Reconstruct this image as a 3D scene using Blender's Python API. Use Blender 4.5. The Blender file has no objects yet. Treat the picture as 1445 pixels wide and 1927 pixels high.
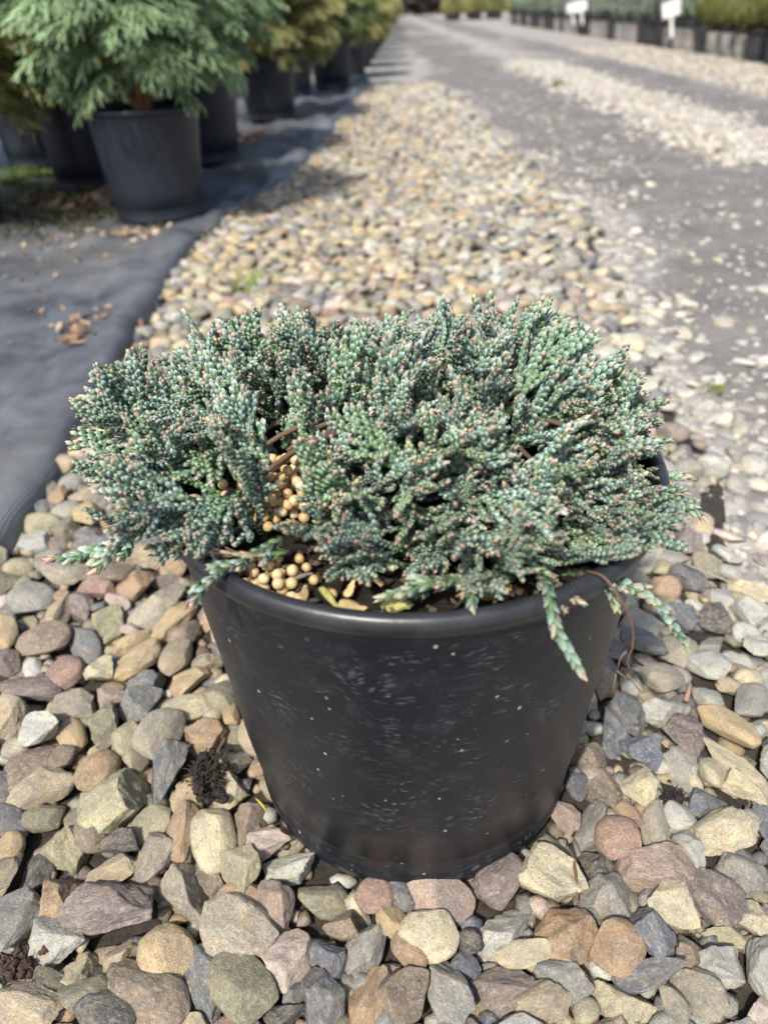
import bpy, bmesh, math, random
import numpy as np
from mathutils import Vector, Matrix, noise as mnoise

SC = bpy.context.scene
COL = SC.collection
rng = np.random.default_rng(7)
random.seed(7)

# ------------------------------------------------------------------ camera, sky, sun, exposure
PW, PH, FPX = 1445.0, 1927.0, 1402.0
CAM = np.array([-0.0125, -0.2902, 0.3721]); PITCH, ROLL = 0.6014, -0.0362
_f = np.array([0, math.cos(PITCH), -math.sin(PITCH)]); _r = np.array([1.0, 0, 0]); _u = np.cross(_r, _f)
_c, _s = math.cos(ROLL), math.sin(ROLL)
_r, _u = _c * _r + _s * _u, -_s * _r + _c * _u
cd = bpy.data.cameras.new('camera'); cam = bpy.data.objects.new('camera', cd); COL.objects.link(cam)
cam.matrix_world = Matrix(((_r[0], _u[0], -_f[0], CAM[0]), (_r[1], _u[1], -_f[1], CAM[1]),
                           (_r[2], _u[2], -_f[2], CAM[2]), (0, 0, 0, 1)))
cd.sensor_fit = 'VERTICAL'; cd.sensor_height = 36.0; cd.lens = 36.0 * FPX / PH
cd.clip_start = 0.01; cd.clip_end = 2000
cd.dof.use_dof = True; cd.dof.focus_distance = 0.345; cd.dof.aperture_fstop = 7.6
SC.camera = cam

SUN_EL, SUN_AZ = math.radians(52), math.radians(62)        # light travels right and a little away
ld = np.array([math.cos(SUN_EL) * math.cos(SUN_AZ), math.cos(SUN_EL) * math.sin(SUN_AZ), -math.sin(SUN_EL)])
w = bpy.data.worlds.new('World'); SC.world = w; w.use_nodes = True
nt = w.node_tree; bg = nt.nodes['Background']
sky = nt.nodes.new('ShaderNodeTexSky'); sky.sky_type = 'NISHITA'; sky.sun_disc = False
sky.sun_elevation = SUN_EL; sky.sun_rotation = math.atan2(-ld[0], -ld[1])
sky.air_density = 1.0; sky.dust_density = 3.0
nt.links.new(sky.outputs[0], bg.inputs[0]); bg.inputs[1].default_value = 0.15
sl = bpy.data.lights.new('sun', 'SUN'); sl.energy = 4.2; sl.angle = math.radians(1.6); sl.color = (1.0, 0.945, 0.86)
so = bpy.data.objects.new('sun', sl); COL.objects.link(so)
so.rotation_euler = Vector(ld).to_track_quat('-Z', 'Y').to_euler()
SC.view_settings.view_transform = 'Standard'; SC.view_settings.look = 'None'
SC.view_settings.exposure = 0.56; SC.view_settings.gamma = 1.0
SC.render.engine = 'CYCLES'; SC.cycles.use_denoising = True
SC.cycles.max_bounces = 8

# ------------------------------------------------------------------ helpers
def ray(x, y):
    d = _f * FPX + _r * (x - PW / 2) - _u * (y - PH / 2)
    return d / np.linalg.norm(d)
def gnd(x, y, z=0.0):
    d = ray(x, y); return CAM + d * ((z - CAM[2]) / d[2])
def at(x, y, Y):
    d = ray(x, y); return CAM + d * ((Y - CAM[1]) / d[1])
def depth(P): return float((np.asarray(P) - CAM) @ _f)
def lin(*c):
    return tuple(((v / 255) / 12.92 if v / 255 <= .04045 else ((v / 255 + .055) / 1.055) ** 2.4) for v in c)

def link(o, parent=None):
    COL.objects.link(o)
    if parent is not None: o.parent = parent
    return o
def tag(o, label=None, cat=None, group=None, kind=None):
    if label: o['label'] = label
    if cat: o['category'] = cat
    if group: o['group'] = group
    if kind: o['kind'] = kind
    return o
def empty(name, loc=(0, 0, 0), rz=0):
    o = bpy.data.objects.new(name, None); o.location = loc; o.rotation_euler = (0, 0, rz)
    o.empty_display_size = .02
    return link(o)
def mesh_np(name, V, F, mat, C=None, smooth=True):
    V = np.ascontiguousarray(V, dtype=np.float32); F = np.ascontiguousarray(F, dtype=np.int32)
    me = bpy.data.meshes.new(name); n, k = F.shape
    me.vertices.add(len(V)); me.vertices.foreach_set('co', V.ravel())
    me.loops.add(n * k); me.loops.foreach_set('vertex_index', F.ravel())
    me.polygons.add(n); me.polygons.foreach_set('loop_start', np.arange(0, n * k, k, dtype=np.int32))
    me.polygons.foreach_set('use_smooth', np.full(n, smooth, dtype=bool))
    me.update(calc_edges=True)
    if C is not None:
        a = me.color_attributes.new('Col', 'FLOAT_COLOR', 'POINT')
        C4 = np.ones((len(V), 4), dtype=np.float32); C4[:, :3] = C
        a.data.foreach_set('color', C4.ravel())
    if mat: me.materials.append(mat)
    me.validate()
    return me
def obj(name, me, parent=None, loc=None):
    o = bpy.data.objects.new(name, me)
    if loc is not None: o.location = loc
    return link(o, parent)
def copy_tree(o, parent=None):
    c = o.copy(); COL.objects.link(c)
    if parent is not None: c.parent = parent
    for ch in list(o.children): copy_tree(ch, c)
    return c
class Acc:
    """collects triangle pieces into one mesh"""
    def __init__(s): s.V, s.F, s.C, s.n = [], [], [], 0
    def add(s, V, F, C):
        V = np.asarray(V, dtype=np.float32); s.V.append(V); s.F.append(np.asarray(F, dtype=np.int32) + s.n)
        C = np.asarray(C, dtype=np.float32)
        s.C.append(np.broadcast_to(C, (len(V), 3)) if C.ndim == 1 else C); s.n += len(V)
    def arrays(s): return np.concatenate(s.V), np.concatenate(s.F), np.concatenate(s.C)
    def mesh(s, name, mat, smooth=True):
        V, F, C = s.arrays(); return mesh_np(name, V, F, mat, C, smooth)
def grid_tris(nu, nv, wrap=False):
    F = []
    for i in range(nu - 1):
        for j in range(nv if wrap else nv - 1):
            a = i * nv + j; b = i * nv + (j + 1) % nv; F += [(a, b, b + nv), (a, b + nv, a + nv)]
    return np.array(F, dtype=np.int32)
def frames(P):
    P = np.asarray(P, float); T = np.gradient(P, axis=0); T /= np.linalg.norm(T, axis=1)[:, None] + 1e-12
    n = np.cross(T[0], [0.3, 0.9, 0.2]); n /= np.linalg.norm(n); N = [n]
    for t in T[1:]:
        n = n - t * (n @ t); n = n / (np.linalg.norm(n) + 1e-12); N.append(n)
    N = np.array(N); return T, N, np.cross(T, N)
def tube(P, R, sides=6, cap=True):
    P = np.asarray(P, float); R = np.broadcast_to(np.asarray(R, float), (len(P),))
    T, N, B = frames(P); a = np.arange(sides) * 2 * math.pi / sides
    V = P[:, None] + R[:, None, None] * (np.cos(a)[None, :, None] * N[:, None] + np.sin(a)[None, :, None] * B[:, None])
    V = V.reshape(-1, 3); F = grid_tris(len(P), sides, True)
    if cap:
        V = np.concatenate([V, P[:1], P[-1:]]); n = len(P) * sides
        F = np.concatenate([F, [(j, n, (j + 1) % sides) for j in range(sides)],
                            [(n - sides + (j + 1) % sides, n + 1, n - sides + j) for j in range(sides)]])
    return V, F
def resample(P, step):
    P = np.asarray(P, float)
    # catmull-rom then uniform arc length
    Q = np.concatenate([[2 * P[0] - P[1]], P, [2 * P[-1] - P[-2]]]); out = []
    for i in range(1, len(Q) - 2):
        for t in np.linspace(0, 1, 24, endpoint=False):
            a, b, c, d = Q[i - 1], Q[i], Q[i + 1], Q[i + 2]
            out.append(.5 * (2 * b + (c - a) * t + (2 * a - 5 * b + 4 * c - d) * t * t + (3 * b - a - 3 * c + d) * t ** 3))
    out.append(P[-1]); out = np.array(out)
    s = np.r_[0, np.cumsum(np.linalg.norm(np.diff(out, axis=0), axis=1))]
    n = max(3, int(s[-1] / step) + 1); ss = np.linspace(0, s[-1], n)
    return np.stack([np.interp(ss, s, out[:, k]) for k in range(3)], -1)
def euler_m(rx, ry, rz):
    cx, sx, cy, sy, cz, sz = math.cos(rx), math.sin(rx), math.cos(ry), math.sin(ry), math.cos(rz), math.sin(rz)
    return (np.array([[cz, -sz, 0], [sz, cz, 0], [0, 0, 1]]) @ np.array([[cy, 0, sy], [0, 1, 0], [-sy, 0, cy]])
            @ np.array([[1, 0, 0], [0, cx, -sx], [0, sx, cx]]))
def basis_from(z, x=None):
    z = np.asarray(z, float); z = z / np.linalg.norm(z)
    x = np.array([1.0, 0, 0]) if x is None else np.asarray(x, float)
    x = x - z * (x @ z)
    if np.linalg.norm(x) < 1e-6: x = np.cross(z, [0, 1, .1])
    x = x / np.linalg.norm(x); return np.stack([x, np.cross(z, x), z], -1)

# ------------------------------------------------------------------ material helper
class M:
    def __init__(s, name):
        s.m = bpy.data.materials.new(name); s.m.use_nodes = True; s.t = s.m.node_tree
        s.b = s.t.nodes['Principled BSDF']
    def n(s, kind, **kw):
        nd = s.t.nodes.new('ShaderNode' + kind)
        for k, v in kw.items():
            if k.startswith('i_'):
                key = k[2:]; key = int(key) if key.isdigit() else key.replace('_', ' ')
                nd.inputs[key].default_value = v
            else: setattr(nd, k, v)
        return nd
    def l(s, a, b): s.t.links.new(a, b); return b
    def coord(s, kind):
        if kind == 'Position': return s.n('NewGeometry').outputs['Position']
        return s.n('TexCoord').outputs[kind]
    def map(s, v, scale=(1, 1, 1), loc=(0, 0, 0)):
        nd = s.n('Mapping'); nd.inputs['Scale'].default_value = scale; nd.inputs['Location'].default_value = loc
        s.l(v, nd.inputs[0]); return nd.outputs[0]
    def noise(s, v, scale, detail=4, rough=.55, out='Fac'):
        nd = s.n('TexNoise'); nd.inputs['Scale'].default_value = scale; nd.inputs['Detail'].default_value = detail
        nd.inputs['Roughness'].default_value = rough; s.l(v, nd.inputs['Vector']); return nd.outputs[out]
    def vor(s, v, scale, out='Distance', feature='F1'):
        nd = s.n('TexVoronoi'); nd.feature = feature; nd.inputs['Scale'].default_value = scale
        s.l(v, nd.inputs['Vector']); return nd.outputs[out]
    def ramp(s, v, *stops):
        nd = s.n('ValToRGB'); e = nd.color_ramp.elements
        while len(e) < len(stops): e.new(.5)
        for el, (p, c) in zip(e, stops):
            el.position = p; el.color = (c, c, c, 1) if not hasattr(c, '__len__') else (*c, 1)
        s.l(v, nd.inputs[0]); return nd.outputs[0]
    def mix(s, fac, a, b, blend='MIX'):
        nd = s.n('MixRGB'); nd.blend_type = blend
        for i, v in ((0, fac), (1, a), (2, b)):
            if hasattr(v, 'links') or hasattr(v, 'is_linked'): s.l(v, nd.inputs[i])
            elif i == 0: nd.inputs[0].default_value = v
            else: nd.inputs[i].default_value = (*v, 1) if hasattr(v, '__len__') else (v, v, v, 1)
        return nd.outputs[0]
    def math(s, op, a, b=None):
        nd = s.n('Math'); nd.operation = op
        for i, v in ((0, a), (1, b)):
            if v is None: continue
            if hasattr(v, 'is_linked'): s.l(v, nd.inputs[i])
            else: nd.inputs[i].default_value = v
        return nd.outputs[0]
    def bump(s, h, strength=.3, dist=.01):
        nd = s.n('Bump'); nd.inputs['Strength'].default_value = strength; nd.inputs['Distance'].default_value = dist
        s.l(h, nd.inputs['Height']); s.l(nd.outputs[0], s.b.inputs['Normal'])
    def base(s, v):
        if hasattr(v, 'is_linked'): s.l(v, s.b.inputs['Base Color'])
        else: s.b.inputs['Base Color'].default_value = (*v, 1)
    def rough(s, v):
        if hasattr(v, 'is_linked'): s.l(v, s.b.inputs['Roughness'])
        else: s.b.inputs['Roughness'].default_value = v

def stone_mat(name, use_attr):
    m = M(name)
    if use_attr:
        c = m.n('Attribute', attribute_name='Col').outputs['Color']; v = m.map(m.coord('Position'), (75, 75, 75)); rnd = None
    else:
        oi = m.n('ObjectInfo'); c = oi.outputs['Color']
        vm = m.n('VectorMath'); vm.operation = 'ADD'; m.l(m.coord('Object'), vm.inputs[0])
        cx = m.n('CombineXYZ'); r100 = m.math('MULTIPLY', oi.outputs['Random'], 137.0)
        for i in range(3): m.l(r100, cx.inputs[i])
        m.l(cx.outputs[0], vm.inputs[1]); v = vm.outputs[0]
    big = m.noise(v, .9, 3); mid = m.noise(v, 3.2, 6, .65); fine = m.noise(v, 16, 4, .7)
    c1 = m.mix(m.ramp(big, (.38, 0.0), (.62, 1.0)), m.mix(1.0, c, (.84, .84, .87), 'MULTIPLY'), m.mix(1.0, c, (1.25, 1.2, 1.1), 'MULTIPLY'))
    c2 = m.mix(m.math('MULTIPLY', m.ramp(mid, (.52, 0.0), (.66, 1.0)), .5), c1, (.27, .165, .075))
    c3 = m.mix(m.math('MULTIPLY', m.ramp(m.noise(v, 5.5, 5, .6), (.5, 0.0), (.68, 1.0)), .35), c2, (.50, .47, .42))
    tint = m.math('MULTIPLY', m.ramp(m.noise(v, 1.5, 6, .7), (.46, 0.0), (.60, 1.0)), .28)
    c3 = m.mix(tint, c3, m.mix(m.noise(v, 2.1, 2), (.25, .24, .22), (.42, .33, .215)))
    c4 = m.mix(1.0, c3, m.ramp(fine, (.3, .5), (.7, 1.35)), 'MULTIPLY')
    c4 = m.mix(m.math('MULTIPLY', m.ramp(m.noise(v, 9, 5, .75), (.60, 0.0), (.70, 1.0)), .5), c4, (.50, .48, .44))
    sp = m.ramp(m.vor(v, 20), (.0, 0.55), (.16, 1.0))
    m.base(m.mix(.6, c4, m.mix(1.0, c4, sp, 'MULTIPLY')))
    m.rough(m.ramp(fine, (.3, .62), (.7, .9)))
    m.b.inputs['Specular IOR Level'].default_value = .35
    m.bump(m.mix(.45, mid, fine), .75 if not use_attr else .5, .0026 if not use_attr else .0022)
    return m.m
STONE = stone_mat('stone', False); GRAVEL = stone_mat('gravel_stone', True)

def attr_mat(name, rough=.55, hue=.0, spec=.4, trans=0.0, vary=.25):
    m = M(name); c = m.n('Attribute', attribute_name='Col').outputs['Color']
    oi = m.n('ObjectInfo')
    c = m.mix(1.0, c, m.ramp(oi.outputs['Random'], (0, 1 - vary), (1, 1 + vary)), 'MULTIPLY')
    m.base(c); m.rough(rough); m.b.inputs['Specular IOR Level'].default_value = spec
    if trans:
        tr = m.n('BsdfTranslucent'); m.l(c, tr.inputs[0]); mx = m.n('MixShader'); mx.inputs[0].default_value = trans
        m.l(m.b.outputs[0], mx.inputs[1]); m.l(tr.outputs[0], mx.inputs[2])
        m.l(mx.outputs[0], m.t.nodes['Material Output'].inputs[0])
    return m
def juniper_mat():
    m = attr_mat('juniper_leaf', .55, spec=.3, trans=.1, vary=.18); return m.m
JUN = juniper_mat()
CONIFER = attr_mat('conifer_leaf', .6, trans=.3, vary=.12).m
WOODY = attr_mat('bark', .8, vary=.1).m

def plastic():
    m = M('scuffed_black_plastic'); v = m.coord('Object')
    # short scuffs: stretched around the pot (angle, height) so they lie along its side
    sep = m.n('SeparateXYZ'); m.l(v, sep.inputs[0])
    ang = m.math('ARCTAN2', sep.outputs[0], m.math('MULTIPLY', sep.outputs[1], -1.0))
    cx = m.n('CombineXYZ'); m.l(m.math('MULTIPLY', ang, .1), cx.inputs[0]); m.l(sep.outputs[2], cx.inputs[1])
    uv = cx.outputs[0]
    warp = m.n('MixRGB'); warp.inputs[0].default_value = .012; m.l(uv, warp.inputs[1])
    m.l(m.noise(uv, 45, 2, out='Color'), warp.inputs[2]); w1 = warp.outputs[0]
    wp2 = m.n('MixRGB'); wp2.inputs[0].default_value = .03; m.l(w1, wp2.inputs[1]); m.l(m.noise(uv, 11, 3, out='Color'), wp2.inputs[2]); uvw = wp2.outputs[0]
    a1 = m.ramp(m.vor(m.map(uvw, (140, 420, 1)), 1.0), (.0, 1.0), (.22, .8), (.34, 0.0))
    k1 = m.ramp(m.noise(m.map(uv, (1, 1, 1), (.3, .7, 0)), 30, 6, .7), (.53, 0.0), (.66, 1.0))
    a2 = m.ramp(m.vor(m.map(uvw, (190, 700, 1), (3, 5, 0)), 1.0), (.0, 1.0), (.25, .8), (.36, 0.0))
    k2 = m.ramp(m.noise(m.map(uv, (1, 1, 1), (4, 2, 0)), 34, 5, .7), (.50, 0.0), (.64, 1.0))
    a3 = m.ramp(m.vor(m.map(uv, (150, 120, 1), (1, 9, 0)), 1.0), (.0, 1.0), (.10, .8), (.15, 0.0))
    k3 = m.ramp(m.noise(uv, 90, 2), (.54, 0.0), (.60, 1.0))
    hair = m.ramp(m.noise(m.map(uvw, (45, 520, 1)), 1.0, 9, .8), (.55, 0.0), (.72, .9))
    kh = m.ramp(m.noise(m.map(uv, (1, 1, 1), (8, 3, 0)), 18, 3), (.48, 0.0), (.65, 1.0))
    s = m.math('MAXIMUM', m.math('MULTIPLY', a1, k1), m.math('MULTIPLY', a2, k2))
    s = m.math('MAXIMUM', s, m.math('MULTIPLY', hair, kh))
    sp = m.math('MULTIPLY', a3, k3)
    hi = m.ramp(m.noise(m.map(v, (1, 1, .4)), 14, 5), (.4, 0.0), (.75, 1.0))
    c = m.mix(hi, (.0055, .0072, .011), (.0125, .0145, .019))
    c = m.mix(m.math('MULTIPLY', m.ramp(m.noise(uv, 55, 8, .8), (.52, 0.0), (.75, 1.0)), .12), c, (.20, .21, .225))
    c = m.mix(m.math('MULTIPLY', s, .26), c, (.24, .25, .265))
    c = m.mix(m.math('MULTIPLY', sp, .85), c, (.42, .36, .29))
    m.base(c)
    m.rough(m.mix(s, m.mix(hi, .38, .52), .75))
    m.b.inputs['Specular IOR Level'].default_value = .4
    m.bump(m.noise(v, 60, 5), .05, .002)
    return m.m
PLASTIC = plastic()
def simple(name, col, rough=.6, nscale=None, amp=.3, spec=.4, bump=0):
    m = M(name); m.rough(rough); m.b.inputs['Specular IOR Level'].default_value = spec
    if nscale:
        f = m.noise(m.coord('Object'), nscale, 5)
        m.base(m.mix(m.ramp(f, (.3, 0.0), (.7, 1.0)), tuple(c * (1 - amp) for c in col), tuple(min(1, c * (1 + amp)) for c in col)))
        if bump: m.bump(f, bump, .005)
    else: m.base(col)
    return m.m
BGPOT = simple('dull_black_plastic', (.013, .017, .026), .45, 9, .35)
DUSTPOT = simple('dusty_plastic', (.21, .20, .185), .7, 8, .45)
SOIL = simple('potting_soil', (.013, .010, .008), .9, 130, .6, .2, .8)
WHITE = simple('white_plastic', (.8, .8, .79), .4)

# ------------------------------------------------------------------ layout lines on the ground
EDGE = [(-.30, -.335), (.198, -.330), (.361, -.337), (.669, -.342), (1.037, -.353), (1.36, -.325), (1.46, -.315), (1.56, -.272), (1.83, -.207), (2.3, -.165), (2.85, -.124), (3.775, -.043), (4.6, -.01)]
def edge_x(y): return np.interp(y, [e[0] for e in EDGE], [e[1] for e in EDGE])
ROADL = [(-.4, .24), (.0, .25), (.17, .27), (.34, .305), (.66, .335), (1.04, .375), (1.41, .434), (2.2, .40), (3.4, .35), (7, .38), (30, .6)]
def road_x(y): return np.interp(y, [e[0] for e in ROADL], [e[1] for e in ROADL])

# ------------------------------------------------------------------ ground
def ground_mat():
    m = M('dirt_and_gravel'); p = m.coord('Position'); sep = m.n('SeparateXYZ'); m.l(p, sep.inputs[0])
    X, Y = sep.outputs[0], sep.outputs[1]
    wob = m.math('MULTIPLY', m.math('SUBTRACT', m.noise(m.map(p, (1, .55, 1)), 2.2, 5, .6), .5), .75)
    wob2 = m.math('MULTIPLY', m.math('SUBTRACT', m.noise(p, 14, 4, .6), .5), .22)
    x = m.math('ADD', m.math('ADD', X, wob), wob2)
    g1 = m.ramp(m.math('SUBTRACT', x, .0), (.36, 1.0), (.44, 0.0))
    dx = m.math('ABSOLUTE', m.math('SUBTRACT', x, 1.07))
    g2 = m.ramp(dx, (.10, 1.0), (.19, 0.0))
    g2 = m.math('MULTIPLY', g2, m.ramp(m.math('MULTIPLY', Y, .1), (.17, 0.0), (.22, 1.0)))
    g3 = m.ramp(m.math('SUBTRACT', x, 1.0), (.62, 0.0), (.74, 1.0))
    g4 = m.math('MULTIPLY', m.ramp(m.noise(m.map(p, (.8, .3, 1)), 1.6, 4, .6), (.50, 0.0), (.60, .8)), m.ramp(m.math('MULTIPLY', Y, .1), (.35, 0.0), (.6, 1.0)))
    g = m.math('MAXIMUM', m.math('MAXIMUM', g1, g2), m.math('MAXIMUM', g3, g4))
    vc = m.vor(p, 48, 'Color'); vd = m.vor(p, 48)
    s1 = m.n('SeparateColor'); m.l(vc, s1.inputs[0])
    gc = m.ramp(s1.outputs[0], (.0, (.16, .16, .163)), (.35, (.29, .28, .262)), (.6, (.38, .362, .333)), (.8, (.31, .28, .24)), (1.0, (.45, .435, .41)))
    gc = m.mix(m.ramp(vd, (.35, 0.0), (.75, .55)), gc, (.13, .11, .095))
    dn = m.noise(p, 7, 7, .65)
    dc = m.ramp(dn, (.3, (.098, .092, .086)), (.55, (.150, .142, .133)), (.75, (.20, .19, .178)))
    dc = m.mix(m.math('MULTIPLY', m.ramp(m.noise(p, 3.1, 4), (.58, 0.0), (.72, 1.0)), .5), dc, (.085, .085, .06))
    pv = m.vor(p, 75); ps = m.ramp(pv, (.16, 1.0), (.27, 0.0))
    pk = m.ramp(m.noise(p, 6, 3), (.46, 0.0), (.6, 1.0))
    dc = m.mix(m.math('MULTIPLY', ps, pk), dc, (.46, .44, .41))
    m.base(m.mix(g, dc, gc)); m.rough(.85); m.b.inputs['Specular IOR Level'].default_value = .25
    m.bump(m.mix(g, m.noise(p, 90, 5), m.math('SUBTRACT', 1.0, vd)), .5, .012)
    return m.m
def near_soil_mat():
    m = M('dark_damp_soil'); p = m.coord('Position')
    f = m.noise(p, 120, 6, .7); m.base(m.mix(m.ramp(f, (.35, 0.0), (.7, 1.0)), (.014, .011, .008), (.05, .041, .031)))
    m.rough(.9); m.bump(f, .8, .004); return m.m
GM = ground_mat()
# far sheet with finer cells near the camera; the road crown and wheel tracks are real relief
def ground_z(x, y):
    z = -.012 + 0 * x
    t = np.clip((x - road_x(y)) / .12, 0, 1)
    z = z + t * .006
    z = z + .016 * np.exp(-((x - 1.07) / .15) ** 2) * np.clip((y - 1.2) / 1, 0, 1)
    return z
xs = np.r_[-400, -120, -40, -15, -6, np.linspace(-3, 4, 120), 8, 18, 45, 120, 400]
ys = np.r_[-60, -15, -4, -1.5, np.linspace(-.8, 6, 130), np.linspace(6.4, 30, 30), 45, 90, 200, 500, 900]
XX, YY = np.meshgrid(xs, ys, indexing='ij')
ZZ = ground_z(np.clip(XX, -2, 3), np.clip(YY, -1, 30))
for i in range(XX.shape[0]):
    for j in range(XX.shape[1]):
        if abs(XX[i, j]) < 3 and -1 < YY[i, j] < 8:
            ZZ[i, j] += .006 * mnoise.noise(Vector((XX[i, j] * 3, YY[i, j] * 3, 0))) + .002 * mnoise.noise(Vector((XX[i, j] * 14, YY[i, j] * 14, 3)))
ZZ = np.where((XX < .2) & (XX > -2.5) & (YY < 5), np.minimum(ZZ, -.010), ZZ)
g = obj('ground', mesh_np('ground', np.stack([XX, YY, ZZ], -1).reshape(-1, 3), grid_tris(*XX.shape)[:, ::1], GM))
tag(g, 'compacted grey dirt road with pale gravel patches and wheel tracks', 'ground', kind='structure')

# gravel bed: the damp soil the stones lie on
by = np.linspace(-.45, 3.2, 90)
bV, bn = [], 22
for y in by:
    x0, x1 = edge_x(y) - .06, road_x(y) + .02 + .03 * mnoise.noise(Vector((0, y * 5, 0)))
    for k in range(bn):
        x = x0 + (x1 - x0) * k / (bn - 1)
        zz = -.006 + .003 * mnoise.noise(Vector((x * 18, y * 18, 1)))
        if k == bn - 1: zz = -.03
        bV.append((x, y, zz))
bed = obj('gravel_bed', mesh_np('gravel_bed', np.array(bV), grid_tris(len(by), bn)[:, [0, 2, 1]], near_soil_mat()))
tag(bed, 'loose strip of mixed tan and grey gravel beside the weed fabric', 'gravel', kind='structure')

# ------------------------------------------------------------------ stones
def ico(sub):
    bm = bmesh.new(); bmesh.ops.create_icosphere(bm, subdivisions=sub, radius=1.0)
    V = np.array([v.co[:] for v in bm.verts]); F = np.array([[v.index for v in f.verts] for f in bm.faces]); bm.free(); return V, F
ICO = {s: ico(s) for s in (1, 2, 3, 5)}
def stone_shape(seed, kind, sub):
    r = np.random.default_rng(seed); V, F = ICO[sub]; V = V.copy()
    off = r.uniform(-50, 50, 3)
    if kind == 'round':
        V *= (1 + .13 * np.array([mnoise.noise(Vector(v * .9 + off)) for v in V]))[:, None]
        V = np.sign(V) * np.abs(V) ** r.uniform(.82, 1.0); ncut, lo, hi = r.integers(4, 8), .62, .86
    else:
        V *= (1 + .16 * np.array([mnoise.noise(Vector(v * 1.1 + off)) for v in V]))[:, None]
        ncut, lo, hi = r.integers(9, 15), .40, .80
    for _ in range(ncut):
        n = r.normal(size=3); n /= np.linalg.norm(n); d = r.uniform(lo, hi)
        e = np.maximum(0, V @ n - d); V -= (e * (1 if kind != 'round' else .8))[:, None] * n
    if sub >= 3:
        a1, a2 = (.06, .028) if kind != 'round' else (.03, .012)
        N = V / (np.linalg.norm(V, axis=1)[:, None] + 1e-9)
        d = np.array([a1 * mnoise.noise(Vector(v * 3.2 + off)) + a2 * mnoise.noise(Vector(v * 9 - off)) + (a2 * .6 * mnoise.noise(Vector(v * 21)) if sub > 3 else 0) for v in V])
        V += N * d[:, None]
    lo_, hi_ = V.min(0), V.max(0); V = (V - (lo_ + hi_) / 2) / ((hi_ - lo_) / 2)
    return V, F
ANG = [mesh_np('angular_stone', *stone_shape(100 + i, 'ang', 5), STONE) for i in range(22)]
RND = [mesh_np('rounded_stone', *stone_shape(200 + i, 'round', 5), STONE) for i in range(10)]
LIB = {s: [stone_shape(300 + i, 'ang' if i % 4 else 'round', s) for i in range(20)] for s in (1, 2, 3)}

PAL = {  # sunlit look of each kind of stone, turned into base colour below
 'tan': (186, 164, 128), 'rust': (178, 140, 98), 'cream': (208, 192, 152), 'ochre': (200, 168, 112), 'pinkw': (216, 190, 178), 'pink': (176, 148, 134),
 'red': (168, 126, 110), 'grey': (152, 150, 144), 'pale': (192, 192, 182), 'slate': (116, 120, 126), 'blue': (104, 114, 132), 'dark': (84, 84, 84),
 'olive': (140, 136, 106), 'yel': (176, 168, 124), 'purp': (128, 112, 112), 'brown': (138, 118, 98), 'gtan': (166, 156, 136)}
def mute(c, k=.28):
    c = np.array(c); g_ = float(c @ np.array([.3, .59, .11])); return tuple(np.minimum(.7, (c * (1 - k) + g_ * np.array([.98, 1.0, .99]) * k) * np.array([.96, 1.0, .99]) * .69))
PAL = {k: mute(lin(*v)) for k, v in PAL.items()}
A, O = 'a', 'r'
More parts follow.
